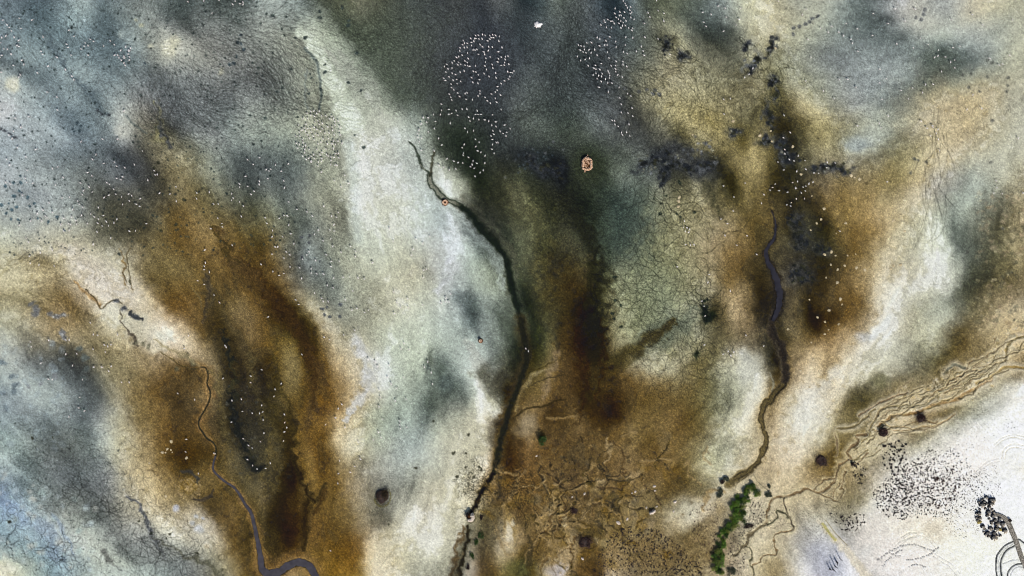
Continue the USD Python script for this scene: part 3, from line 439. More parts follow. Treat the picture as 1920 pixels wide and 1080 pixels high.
for k in range(85):                                       # drained gullies of the brown mud
    x, y, th = rng.normal(1095, 85), rng.normal(935, 65), rng.normal(1.9, .7); q = []
    for i in range(int(rng.integers(6, 15))): q.append((x, y)); th += .16 * math.sin(k) + rng.normal(0, .25); x += 6 * math.cos(th); y += 6 * math.sin(th)
    ww = rng.uniform(1.4, 4); hi = rng.random() < .45
    stroke(q, ww * (1.6 if hi else 1), '975' if hi else rng.choice(['321', '432', '431', '532']), rng.uniform(.4, .8), .7, rough=2.5, dig=-.16 if hi else .16)
# dry salt
for x, y, rx, ry, c, a_ in [(1800, 1030, 110, 48, 'ffe', .95), (1690, 1050, 80, 40, 'fee', .85), (1740, 985, 80, 30, 'fed', .7), (1640, 1000, 40, 40, 'edd', .6), (1860, 930, 70, 60, 'fff', .9), (1725, 905, 80, 55, 'fee', .85), (1880, 830, 70, 45, 'fff', .85), (1810, 850, 60, 40, 'fee', .7)]:
    spot(x, y, rx, c, a_, ry=ry, soft=.8, rough=5)
# bare dirt track and wheel ruts on the salt
stroke([(1535, 975), (1555, 1000), (1575, 1020), (1595, 1042), (1610, 1062), (1625, 1085)], [9, 12, 14, 16, 18, 20], 'dcb', .8, .6, rough=2); stroke([(1548, 975), (1565, 998), (1588, 1022)], 1.6, '875', .8, .5)
RUT = []
def rut(text, w_=1.8, c='445', a=.85, gap=0, dig=.07):
    p = spline(pairs(text), 1)
    d = np.gradient(p, axis=0); n = np.column_stack([-d[:, 1], d[:, 0]]) / np.maximum(np.hypot(*d.T), 1e-6)[:, None]
    for s in ((-gap / 2, gap / 2) if gap else (0,)):
        q = p + n * s; RUT.append(q); stroke(q[::6] if len(q) > 12 else q, w_, c, a, .5, rough=.5, dig=dig)
rut("1899,1014 1883,1023 1873,1035 1868,1050 1867,1067 1870,1084", 3.0, '223', .95); rut("1903,1022 1888,1030 1880,1042 1876,1053 1876,1067 1878,1084", 3.0, '223', .95)
rut("1900,1018 1885,1027 1877,1038 1872,1051 1872,1067 1874,1084", 1.4, '99a', .7)
rut("1925,1058 1907,1058 1895,1064 1889,1074 1890,1086", 3.0, '223', .95); rut("1925,1064 1908,1063 1899,1069 1894,1080", 1.4, '667', .7); rut("1880,1056 1895,1050 1912,1049", 1.4, '778', .7)
rut("1910,1010 1918,1016 1930,1030", 3, '223', .9)
rut("1735,983 1765,958 1795,925 1830,884", 1, '999', .6, 5); rut("1865,835 1880,822 1902,819 1930,824", 1.2, 'cb9', .6, 5); rut("1880,860 1885,843 1900,836 1925,840", 1.2, 'cb9', .6, 6); rut("1827,887 1852,867 1877,861", 1.2, 'cbb', .6, 5)
rut("1675,1030 1700,1008 1725,1000 1745,1012 1755,1028 1745,1042", 1.2, 'bbb', .5, 6)
rut("1750,1040 1775,1055 1800,1078", 1.2, 'aab', .6, 6); rut("1690,1010 1705,1003 1720,1003", 2, 'ccb', .5, 8)
for text in ["1645,1050 1670,1032 1705,1020 1735,1027 1750,1032", "1655,1060 1672,1040 1690,1030", "1760,1025 1740,1040 1715,1047 1700,1050", "1705,1062 1718,1058 1735,1062", "1680,1042 1688,1041"]:
    for x, y in spline(pairs(text), 4): spot(x + rng.normal(0, .6), y + rng.normal(0, .6), 1.2, '445', .8, rough=.3, dig=.03)
for x, y in [(1750, 985), (1755, 1000), (1745, 992)]: spot(x, y, 14, 'dcb', .4)

# ---------------------------------------------------------------- trails that wading flocks and grazing wildfowl left in the mud
density = np.zeros((H, W))
def deposit(px, py, weight):
    fx, fy = (px + MG) / STEP, (py + MG) / STEP
    ok = (fx > 0) & (fx < W - 2) & (fy > 0) & (fy < H - 2)
    fx, fy, wt = fx[ok], fy[ok], np.broadcast_to(weight, px.shape)[ok]
    ix, iy = fx.astype(int), fy.astype(int); ax, ay = fx - ix, fy - iy
    for dx, dy, k in ((0, 0, (1 - ax) * (1 - ay)), (1, 0, ax * (1 - ay)), (0, 1, (1 - ax) * ay), (1, 1, ax * ay)):
        density.ravel()[:] += np.bincount((iy + dy) * W + ix + dx, k * wt, H * W)
def walk(x0, y0, th0, n, wander, turn, weight, step=1.0, guide=None, pull=0.0, seed=0):
    r = np.random.default_rng(seed); x, y, th = x0.copy(), y0.copy(), th0.copy(); k = np.zeros(len(x)); X, Y = [], []
    for _ in range(n):
        k = .9 * k + r.normal(0, turn, len(x)); th = th + k + r.normal(0, wander, len(x))
        if guide is not None:
            g = guide(x, y); th = th + pull * np.sin(2 * (g - th)) / 2
        x = x + step * np.cos(th); y = y + step * np.sin(th); X.append(x.copy()); Y.append(y.copy())
    deposit(np.array(X).ravel(), np.array(Y).ravel(), np.tile(np.broadcast_to(weight, x0.shape), n))
flow = field(190, 31, 2) * 1.1
def guide(x, y):
    ix = np.clip(((x + MG) / STEP).astype(int), 0, W - 1); iy = np.clip(((y + MG) / STEP).astype(int), 0, H - 1)
    return flow[iy, ix] + .5 * np.sin(x * .013 + y * .021)
seed = 100
for cx, cy, sx_, sy_, n, ln, wt in [(150, 70, 140, 60, 1100, 26, .10), (400, 110, 90, 70, 1500, 40, .13), (330, 190, 60, 40, 700, 34, .14), (520, 130, 40, 70, 500, 44, .15), (110, 330, 110, 90, 700, 26, .08), (60, 520, 70, 60, 500, 40, .10),
        (740, 40, 130, 40, 800, 40, .10), (700, 130, 110, 70, 900, 18, .08), (1000, 90, 80, 70, 1000, 40, .11), (1130, 140, 80, 100, 1100, 40, .11), (1000, 230, 90, 60, 1100, 36, .12), (1190, 200, 70, 60, 500, 50, .13), (1290, 160, 80, 60, 420, 46, .13),
        (1300, 230, 70, 40, 300, 44, .14), (1060, 390, 40, 60, 500, 40, .15), (540, 400, 60, 120, 600, 16, .07), (1550, 110, 110, 80, 700, 12, .07), (1780, 300, 60, 120, 260, 40, .09), (880, 270, 60, 60, 400, 26, .10), (450, 40, 80, 40, 700, 40, .12), (960, 430, 60, 120, 400, 20, .08)]:
    r = np.random.default_rng(seed); x0, y0 = r.normal(cx, sx_, n), r.normal(cy, sy_, n)
    walk(x0, y0, guide(x0, y0) + r.normal(0, .45, n) + 1.2 * (r.random(n) < .35), int(ln * 2.8), .010, .012, wt * .34 * r.uniform(.2, 2.0, n), guide=guide, pull=.03, seed=seed); seed += 1
for cx, cy, sx_, sy_, n, ln, wt in [(1225, 545, 55, 60, 34, 110, .34), (1290, 420, 40, 50, 14, 120, .30), (1280, 480, 40, 40, 14, 110, .30), (1190, 500, 40, 60, 18, 90, .30), (1310, 610, 40, 40, 24, 90, .30), (1240, 640, 50, 20, 24, 60, .3), (1270, 190, 60, 50, 26, 90, .30), (1200, 350, 60, 40, 24, 70, .25), (1250, 575, 30, 30, 34, 70, .30), (1330, 670, 40, 25, 24, 70, .3)]:
    r = np.random.default_rng(seed); walk(r.normal(cx, sx_, n), r.normal(cy, sy_, n), r.uniform(0, 6.28, n), int(ln * 2.2), .05, .028, wt * .62 * r.uniform(.2, 1.4, n), seed=seed); seed += 1
for (cx, cy), n, ln in [((1322, 580), 26, 60), ((1306, 664), 9, 50), ((1240, 382), 10, 40), ((1258, 400), 12, 50), ((1272, 402), 12, 90), ((1158, 563), 8, 50), ((1250, 86), 8, 34), ((1282, 108), 10, 36), ((1415, 110), 8, 40), ((1402, 88), 8, 26), ((1450, 155), 12, 60)]:
    r = np.random.default_rng(seed); walk(np.full(n, float(cx)), np.full(n, float(cy)), r.uniform(0, 6.28, n), ln, .07, .03, .34, seed=seed); seed += 1
for cx, cy, sx_, sy_, n, ln in [(200, 960, 70, 60, 130, 60), (260, 1010, 60, 40, 90, 60), (340, 1040, 50, 30, 50, 60), (60, 1010, 50, 40, 80, 40), (120, 870, 70, 40, 200, 24), (170, 930, 50, 40, 90, 40)]:
    r = np.random.default_rng(seed); walk(r.normal(cx, sx_, n), r.normal(cy, sy_, n), r.normal(.9, .9, n), ln, .12, .05, .17 * r.uniform(.3, 1.3, n), seed=seed); seed += 1
for (cx, cy), n in [((208, 962), 14), ((265, 1010), 12), ((300, 1038), 14), ((352, 1040), 12), ((150, 920), 12), ((115, 1050), 14), ((100, 1030), 12), ((30, 985), 10)]:
    r = np.random.default_rng(seed); walk(np.full(n, float(cx)), np.full(n, float(cy)), r.uniform(0, 6.28, n), 60, .08, .035, .30, seed=seed); seed += 1
r = np.random.default_rng(seed); n = 26      # the straight beaten paths at the right
walk(r.normal(1752, 14, n), r.uniform(200, 430, n), r.normal(1.55, .10, n), 90, .03, .006, .20, seed=seed)
r = np.random.default_rng(seed + 1); n = 500  # cracked crust beside the lower creek
walk(r.normal(890, 16, n), r.normal(912, 24, n), r.uniform(0, 6.28, n), 14, .3, .1, .22, seed=seed + 1)
r = np.random.default_rng(seed + 2); n = 300
walk(r.normal(970, 14, n), r.normal(915, 24, n), r.uniform(0, 6.28, n), 12, .3, .1, .22, seed=seed + 2)
density = np.clip(density + 1.3 * (density - ndimage.gaussian_filter(density, 1.3)), 0, None)
trail = 1 - np.exp(-1.1 * density)
img *= ((1 - 0.58 * trail) / np.clip(1 - 0.5 * ndimage.gaussian_filter(trail, 9), .88, 1))[..., None]
height -= 0.02 * trail
for text, c in [("37,328 11,350 26,343 39,342 36,358 27,368 51,370 14,380 2,385 30,386 21,392 10,399 54,386 64,380 21,412 34,413 70,410 107,408 122,430 90,416", '467'),
                ("272,118 145,230 136,240 152,236 150,244 140,246 450,66 445,80 452,82 457,92 445,104 439,117 432,120", '345'),
                ("545,129 555,70 610,121 609,134 653,156 676,169 669,100 602,169 603,179 585,145 579,137 592,155 498,222 510,30 598,33 600,20 641,15 654,39 655,48 483,125 665,253 571,72 500,26 580,174 572,70 528,52 530,165 683,276 520,173", '344'),
                ("1240,382 1248,367 1238,400 1227,372 1274,343 1270,402 1276,407 1301,399 1143,473 1152,520 1147,588 1150,598 1163,614 1153,563 1165,573", '232'),
                ("568,445 579,442 579,455 565,482 600,490 605,580 610,590 620,593 602,579 639,571 637,594 612,576", '556'), ("877,817 897,875 888,895 873,875 858,894 901,880 779,877 853,847 850,850 875,848 728,982 812,788", '443'),
                ("290,313 345,375 307,337 295,303 298,305 335,357 303,435 330,420 100,820 60,820 18,980 283,1000 312,1008 318,1000 260,980 367,1038", '332')]:
    for x, y in pairs(text):
        q = rng.uniform(2.0, 3.4); spot(x, y, q, c, .95, soft=.45, rough=1.2, dig=.08); spot(x, y, q * .35, '899', .3, rough=.3)
for _ in range(1500):                                     # scattered small feeding pits
    x, y = rng.uniform(0, 560), rng.uniform(0, 480)
    if rng.random() < .5: spot(x, y, rng.uniform(.9, 2.2), '233', rng.uniform(.4, .9), rough=.6, soft=.5)
for _ in range(500):
    x, y = rng.uniform(0, 360), rng.uniform(790, 1080)
    if x < 210 + .5 * (y - 790): spot(x, y, rng.uniform(.8, 1.3), '233', rng.uniform(.4, .85), rough=.5)

# ---------------------------------------------------------------- the ground sheet, shallow water over it, and the creeks' water
grain = rng.standard_normal((H, W)); grain2 = ndimage.gaussian_filter(rng.standard_normal((H, W)), 1.0); grain2 /= grain2.std()
lum = img.mean(-1)
salt = smooth01((PX + 1.45 * PY - 2880) / 160)
_y = img @ [.3, .59, .11]; img *= (1 - .42 * np.clip(_y - .66, 0, 1) / np.maximum(_y, .1) * (1 - salt))[..., None]; _y = img @ [.3, .59, .11]; _rb = .80 * (img[..., 0] - img[..., 2]) + .018; _gm = np.clip(.45 * (img[..., 1] - (img[..., 0] + img[..., 2]) / 2) + .014, -.012, .06)
_pale = smooth01((_y - .5) / .25) * (1 - salt); _gm += .004 * _pale; _rb += .012 * _pale
_rb = np.where(_rb > 0, np.where(_y < .3, .95, 1.12) * _rb, .95 * _rb); _gm += .098 * np.clip(_rb, 0, None)   # silts run from ochre to blue-grey; nothing here is violet or vivid green
_y = np.where(salt > .5, _y, _y + .10 * (_y - .42) + .02 * _pale)
_m = _y - .19 * _rb / 2 - .59 * _gm
img = np.clip(np.stack([_m + .5 * _rb, _m + _gm, _m - .5 * _rb], -1), .03, 1)
cut = np.exp((0.15 * grain + 0.05 * grain2 + 0.02 * fine1) * np.clip(1.25 - .9 * lum, .25, 1.1))
img = np.clip(img * cut[..., None], 0.012, 1)
crust = smooth01((lum - .80) / .15)
height += 0.5 * smooth01((warm - .04) / .16) * .3 + 0.10 * crust - .07 + (.010 + .03 * smooth01((warm - .04) / .1)) * fine1 + .02 * fine2 + .010 * grain2
shore = smooth01((PY + .55 * (PX - 1400) * (PX > 1400) - 930) / 120) * smooth01((PX - 830) / 80)
height += 0.25 * shore
albedo = lin(img) * SALT
# beyond the frame the flats go on to the horizon
ring = np.array([1.5, 4, 9, 20, 45, 100, 220, 480, 1000, 2200, 5000, 11000, 24000])
ex = np.concatenate([gx[0] - ring[::-1], gx, gx[-1] + ring]); ey = np.concatenate([gy[0] - ring[::-1], gy, gy[-1] + ring])
k = len(ring)
col = np.pad(albedo, ((k, k), (k, k), (0, 0)), mode='edge'); hh = np.pad(height, k, mode='edge')
far = np.pad(np.stack([ndimage.gaussian_filter(albedo[..., q_], 70, mode='nearest') for q_ in range(3)], -1), ((k, k), (k, k), (0, 0)), mode='edge')
EX, EY = np.meshgrid(ex, ey)
out = np.maximum(np.maximum(gx[0] - EX, EX - gx[-1]), np.maximum(gy[0] - EY, EY - gy[-1]))
t = smooth01(out / 30)[..., None]; col = col * (1 - t) + far * t * np.exp(.12 * np.random.default_rng(3).standard_normal(far.shape[:2]))[..., None]
t = smooth01(out / 400)[..., None]
col = col * (1 - t) + np.array([.17, .155, .12]) * t; hh = hh * (1 - t[..., 0]) - .07 * t[..., 0]
pts = np.stack([(EX - 960) * S, (540 - EY) * S, hh], -1)
gyh, gxh = np.gradient(hh, ey, ex)
nrm = np.stack([-gxh / S, gyh / S, np.ones_like(hh)], -1); nrm /= np.linalg.norm(nrm, axis=-1, keepdims=True)
h2, w2_ = hh.shape
idx = np.arange(h2 * w2_).reshape(h2, w2_)
a, b, c, d = idx[:-1, :-1].ravel(), idx[1:, :-1].ravel(), idx[1:, 1:].ravel(), idx[:-1, 1:].ravel()
faces = np.vstack([np.column_stack([a, b, c]), np.column_stack([a, c, d])]).astype(np.int32)
usdkit.material(stage, '/World/Looks/bed_sediment', {
    'tone': ('attribute', {'attribute': 'tone'}), 'geo': ('geometry', {}),
    'n1': ('noise_texture', {'scale': 4.6, 'detail': 1.0, 'roughness': .5}), 'n2': ('noise_texture', {'scale': .9, 'detail': 3.0, 'roughness': .6}),
    'r1': ('map_range', {'from_min': .25, 'from_max': .75, 'to_min': .50, 'to_max': 1.50}), 'r2': ('map_range', {'from_min': .25, 'from_max': .75, 'to_min': .93, 'to_max': 1.07}),
    'mm': ('math', {'math_type': 'multiply'}), 'bw': ('rgb_to_bw', {}), 'sm': ('map_range', {'from_min': .25, 'from_max': .75, 'to_min': 1.0, 'to_max': .22}), 'sf': ('mix_float', {'a': 1.0}), 'mx': ('mix_color', {'blend_type': 'multiply', 'fac': 1.0, 'use_clamp': False}),
    'bp': ('bump', {'strength': .35, 'distance': .03}),
    'p': ('principled_bsdf', {'roughness': .92, 'specular_ior_level': .15})},
    [('geo.position', 'n1.vector'), ('geo.position', 'n2.vector'), ('n1.fac', 'r1.value'), ('n2.fac', 'r2.value'), ('r1.result', 'mm.value1'), ('r2.result', 'mm.value2'),
     ('tone.color', 'mx.a'), ('mm.value', 'sf.b'), ('tone.color', 'bw.color'), ('bw.val', 'sm.value'), ('sm.result', 'sf.fac'), ('sf.result', 'mx.b'), ('mx.result', 'p.base_color'), ('n1.fac', 'bp.height'), ('bp.normal', 'p.normal')], surface='p.BSDF')
ground = UsdGeom.Mesh.Define(stage, '/World/mudflat')
ground.CreatePointsAttr(Vt.Vec3fArray.FromNumpy(pts.reshape(-1, 3).astype(np.float32)))
ground.CreateFaceVertexCountsAttr(Vt.IntArray.FromNumpy(np.full(len(faces), 3, np.int32)))
ground.CreateFaceVertexIndicesAttr(Vt.IntArray.FromNumpy(faces.ravel()))
ground.CreateSubdivisionSchemeAttr('none')
ground.CreateNormalsAttr(Vt.Vec3fArray.FromNumpy(nrm.reshape(-1, 3).astype(np.float32))); ground.SetNormalsInterpolation('vertex')
UsdGeom.PrimvarsAPI(ground).CreatePrimvar('tone', Sdf.ValueTypeNames.Color3fArray, 'vertex').Set(Vt.Vec3fArray.FromNumpy(col.reshape(-1, 3).astype(np.float32)))
UsdShade.MaterialBindingAPI.Apply(ground.GetPrim()).Bind(UsdShade.Material.Get(stage, '/World/Looks/bed_sediment'))
tag(ground, 'stained mud flat of brown, green and grey silt and white salt', 'mudflat', kind='structure')
def ground_z(px, py):
    ix = np.clip(np.round((np.asarray(px) + MG) / STEP).astype(int), 0, W - 1); iy = np.clip(np.round((np.asarray(py) + MG) / STEP).astype(int), 0, H - 1)
    return height[iy, ix]
def creek_look(name, lo, hi):
    usdkit.material(stage, '/World/Looks/' + name, {
        'geo': ('geometry', {}), 'n': ('noise_texture', {'scale': .5, 'detail': 3.0}), 'rp': ('rgb_ramp', {'ramp': [(.3, lo), (.7, hi)]}),
        'p': ('principled_bsdf', {'roughness': .12, 'ior': 1.33})}, [('geo.position', 'n.vector'), ('n.fac', 'rp.fac'), ('rp.color', 'p.base_color')], surface='p.BSDF')
creek_look('mauve_creek', (.044, .040, .047), (.072, .066, .075)); creek_look('blue_creek', (.018, .017, .022), (.034, .032, .040))
def water_look(name, tint):
    usdkit.material(stage, '/World/Looks/' + name, {
        'fr': ('fresnel', {'IOR': 1.33}), 'tr': ('transparent_bsdf', {'color': tint}), 'gl': ('glossy_bsdf', {'color': (1, 1, 1), 'roughness': .06}),
        'geo': ('geometry', {}), 'n': ('noise_texture', {'scale': 2.0, 'detail': 3.0}), 'bp': ('bump', {'strength': .15, 'distance': .02}), 'mx': ('mix_closure', {})},
        [('geo.position', 'n.vector'), ('n.fac', 'bp.height'), ('bp.normal', 'gl.normal'), ('fr.fac', 'mx.fac'), ('tr.BSDF', 'mx.closure1'), ('gl.BSDF', 'mx.closure2')], surface='mx.closure')
water_look('shallow_water', (.985, .992, .99))
q = np.linspace(-20000, 20000, 3)
wv = np.array([[x_, y_, 0.0] for y_ in q for x_ in q]); wf = np.array([[i, i + 1, i + 4, i + 3] for i in (0, 1, 3, 4)])
tag(usdkit.mesh(stage, '/World/lagoon_water', (wv, wf), '/World/Looks/shallow_water'), 'clear ankle-deep water over the grey-green silt', 'water', kind='structure')
def ribbon(points, widths, z):
    c = spline(np.column_stack([points, widths]), 1.5); d = np.gradient(c[:, :2], axis=0); n = np.column_stack([-d[:, 1], d[:, 0]]) / np.maximum(np.hypot(*d.T), 1e-6)[:, None]
    wob = 1 + .12 * np.sin(np.arange(len(c)) * .37) + .10 * np.sin(np.arange(len(c)) * .83 + 1)
    l = c[:, :2] + n * (c[:, 2] * wob / 2)[:, None]; r_ = c[:, :2] - n * (c[:, 2] * wob[::-1] / 2)[:, None]
    p = np.vstack([[P(*q, z) for q in l], [P(*q, z) for q in r_]]); m = len(c)
    return p, np.array([[i, i + m, i + m + 1, i + 1] for i in range(m - 1)])
def creek(points, widths, label, mat):
    zz = max(float(np.percentile(ground_z(*np.array(points).T), 90)), 0.0) + .04
    tag(usdkit.mesh(stage, '/World/' + numbered('creek_water'), ribbon(points, widths, zz), '/World/Looks/' + mat), label, 'creek', kind='structure')
creek(LEFT[13:], [a * .95 for a in LW[13:]], 'mauve-grey water of the creek curling out at the lower left edge', 'mauve_creek')
creek(RIGHT[:13], [1.4, 2.4, 3.2, 4.6, 5.6, 7, 8, 9.5, 11, 12, 11, 9, 5], 'blue-grey water in the upper bends of the right-hand creek', 'blue_creek')

# ---------------------------------------------------------------- materials of the things on the flats
def look(name, stops, scale=3.0, rough=.85, spec=.2, trans=0.0, vary=0.0, obj=True):
    """A mottled surface: stops are colours along a noise, vary adds a shade per copy, trans lets light through as a leaf does."""
    nodes = {'geo': ('geometry', {}), 'n': ('noise_texture', {'scale': scale, 'detail': 4.0, 'roughness': .6}),
             'rp': ('rgb_ramp', {'ramp': [(.28 + .44 * i / max(1, len(stops) - 1), c) for i, c in enumerate(stops)]}),
             'p': ('principled_bsdf', {'roughness': rough, 'specular_ior_level': spec})}
    links = [('geo.position', 'n.vector'), ('n.fac', 'rp.fac')]
    out = 'rp.color'
    if vary:
        nodes['oi'] = ('object_info', {}); nodes['mr'] = ('map_range', {'to_min': 1 - vary, 'to_max': 1 + vary}); nodes['mx'] = ('mix_color', {'blend_type': 'multiply', 'fac': 1.0, 'use_clamp': False})
        links += [('oi.random', 'mr.value'), ('rp.color', 'mx.a'), ('mr.result', 'mx.b')]; out = 'mx.result'
    links.append((out, 'p.base_color')); surf = 'p.BSDF'
    if trans:
        nodes['tl'] = ('translucent_bsdf', {}); nodes['mc'] = ('mix_closure', {'fac': trans})
        links += [(out, 'tl.color'), ('p.BSDF', 'mc.closure1'), ('tl.BSDF', 'mc.closure2')]; surf = 'mc.closure'
    return usdkit.material(stage, '/World/Looks/' + name, nodes, links, surface=surf)
plumage = usdkit.material(stage, '/World/Looks/plumage', {'t': ('attribute', {'attribute': 'tone'}), 'oi': ('object_info', {}), 'mr': ('map_range', {'to_min': .72, 'to_max': 1.0}), 'mx': ('mix_color', {'blend_type': 'multiply', 'fac': 1.0}), 'p': ('principled_bsdf', {'roughness': .8, 'specular_ior_level': .1})}, [('t.color', 'mx.a'), ('oi.random', 'mr.value'), ('mr.result', 'mx.b'), ('mx.result', 'p.base_color')], surface='p.BSDF')
green_leaf = look('green_leaf', [(.02, .06, .012), (.08, .19, .024), (.18, .30, .04), (.36, .40, .08)], 2.2, .55, .3, .2)
deep_leaf = look('deep_green_leaf', [(.012, .03, .01), (.04, .085, .02), (.10, .15, .035)], 2.5, .6, .2, .15)
olive_leaf = look('olive_leaf', [(.03, .05, .012), (.11, .16, .03), (.28, .30, .07), (.42, .40, .14)], 2.5, .6, .2, .2)
grey_leaf = look('grey_leaf', [(.035, .048, .035), (.075, .09, .06), (.11, .12, .075)], 1.5, .7, .2, .15)
dark_twig = look('dark_twig', [(.016, .013, .012), (.035, .024, .022), (.09, .05, .035)], 2.6, .8, .2)
red_twig = look('red_twig', [(.010, .008, .008), (.022, .014, .014), (.09, .045, .035), (.28, .19, .15)], 2.2, .8, .2)
brown_reed = look('brown_reed', [(.010, .008, .006), (.035, .024, .012), (.16, .11, .05)], 1.8, .8, .2)
bark = look('bark', [(.03, .022, .016), (.08, .06, .045)], 6)
tuft_dark = look('tuft_dark', [(.018, .015, .016), (.055, .044, .04)], 5, .8, .2, 0, .6)
tuft_red = look('tuft_red', [(.03, .014, .014), (.075, .035, .03)], 5, .8, .2, 0, .3)
pale_rock = look('pale_rock', [(.32, .24, .17), (.62, .52, .42), (.82, .76, .68)], 2.4, .9, .15, 0, .12)
pink_rock = look('pink_rock', [(.30, .13, .06), (.60, .38, .24), (.82, .68, .54)], 2.2, .9, .15)
salt_rock = look('salt_rock', [(.70, .64, .60), (.88, .85, .82)], 2.0, .9, .15)
umber = look('umber_peat', [(.045, .018, .007), (.14, .06, .025)], 4, .95, .1)
earth = look('dumped_earth', [(.20, .16, .11), (.42, .36, .28), (.62, .57, .50)], 2.0, .95, .1, 0, .12)
earth_yellow = look('yellow_earth', [(.22, .17, .05), (.42, .34, .12)], 3, .95, .1)
crusted_mud = look('crusted_mud', [(.30, .23, .11), (.50, .41, .25), (.62, .54, .38)], 3, .95, .1, 0, .15)
dark_wood = look('dark_wood', [(.008, .009, .014), (.022, .022, .028)], 8, .8, .2)
yellow_plant = look('yellow_plant', [(.5, .44, .16), (.74, .68, .28), (.8, .76, .5)], 3, .8, .2)
wet_spoil = look('wet_spoil', [(.012, .015, .024), (.03, .034, .048)], 4, .7, .3, 0, .3)  # near-black blue that stands in for the shadow of the earth heaps
track_dirt = look('track_dirt', [(.05, .045, .04), (.22, .20, .165), (.52, .48, .42)], 2.4, .95, .1)

# ---------------------------------------------------------------- builders
def leaves(centres, size, rg, up=.3, aspect=.55):
    """Small two-triangle leaves at the centres, turned at random and leaning outwards."""
    n = len(centres); d = rg.normal(0, 1, (n, 3)); d[:, 2] += up; d /= np.linalg.norm(d, axis=1)[:, None]
    a = np.cross(d, rg.normal(0, 1, (n, 3))); a /= np.linalg.norm(a, axis=1)[:, None]; b = np.cross(d, a)
    s = (np.asarray(size) * rg.uniform(.6, 1.35, n))[:, None]
    v = np.stack([centres - a * s, centres - b * s * aspect, centres + a * s, centres + b * s * aspect], 1).reshape(-1, 3)
    i = np.arange(n)[:, None] * 4
    return v, np.vstack([i + [0, 1, 2], i + [0, 2, 3]])
def join(*ms):
    V, F, k = [], [], 0
    for v, f in ms:
        V.append(v); F.append(np.asarray(f) + k); k += len(v)
    return np.vstack(V), np.vstack(F)
def stick(p, q, r0, r1, n=5):
    p, q = np.asarray(p, float), np.asarray(q, float); d = q - p; d /= np.linalg.norm(d)
    a = np.cross(d, [.31, .87, .4]); a /= np.linalg.norm(a); b = np.cross(d, a)
    t = np.linspace(0, 2 * np.pi, n, endpoint=False); c = np.cos(t)[:, None] * a + np.sin(t)[:, None] * b
    v = np.vstack([p + c * r0, q + c * r1, p[None], q[None]]); f = []
    for i in range(n):
        j = (i + 1) % n; f += [[i, j, n + j], [i, n + j, n + i], [2 * n, j, i], [2 * n + 1, n + i, n + j]]
    return v, np.array(f)
def rock(rg, sx=1, sy=1, sz=1, sub=2, bump=.22):
    m = trimesh.creation.icosphere(subdivisions=sub); v = m.vertices.copy()
    k = rg.normal(0, 1, (5, 3)); ph = rg.uniform(0, 6, 5)
    v *= (1 + bump * sum(np.sin(v @ k[i] * (1.3 + .5 * i) + ph[i]) for i in range(5)) / 2.4)[:, None]
    v *= [sx, sy, sz]
    return v, m.faces
def dome_points(rg, n, rx, ry, h, shell=.3, lumps=6):
    """Points through the outer part of an uneven dome made of several lumps."""
    lc = np.column_stack([rg.uniform(-.6, .6, lumps) * rx, rg.uniform(-.6, .6, lumps) * ry, rg.uniform(.15, .7, lumps) * h]); lr = rg.uniform(.22, .55, lumps)
    i = rg.integers(0, lumps, n); d = rg.normal(0, 1, (n, 3)); d[:, 2] = np.abs(d[:, 2]) * 1.1 - .25; d /= np.linalg.norm(d, axis=1)[:, None]
    r = (shell + (1 - shell) * rg.random(n) ** .5) * lr[i]
    p = lc[i] + d * r[:, None] * [rx, ry, h * .8]
    p[:, 2] = np.maximum(p[:, 2], .03)
    return p
def shrub_parts(parent, rg, rx, ry, h, mat, n=1100, leaf=.16):
    st = [stick((rg.normal(0, .08) * rx, rg.normal(0, .08) * ry, -.1), (math.cos(a) * rx * .55, math.sin(a) * ry * .55, h * rg.uniform(.45, .8)), .05, .015) for a in np.linspace(0, 6.28, 8)[:-1] + rg.uniform(0, .5, 7)]
    part(parent, 'stems', join(*st), bark)
    part(parent, 'foliage', leaves(dome_points(rg, n, rx, ry, h, lumps=14), leaf, rg), mat)
def shrub(name, px, py, rpx, h, mat, label, cat='shrub', group=None, ry=None, n=1100, leaf=.16, seed=0):
    t_ = thing(name, P(px, py, max(0, float(ground_z(px, py)))), label, cat, group)
    shrub_parts(t_, np.random.default_rng(seed), rpx * S, (ry or rpx) * S, h, mat, n, leaf)
    return t_

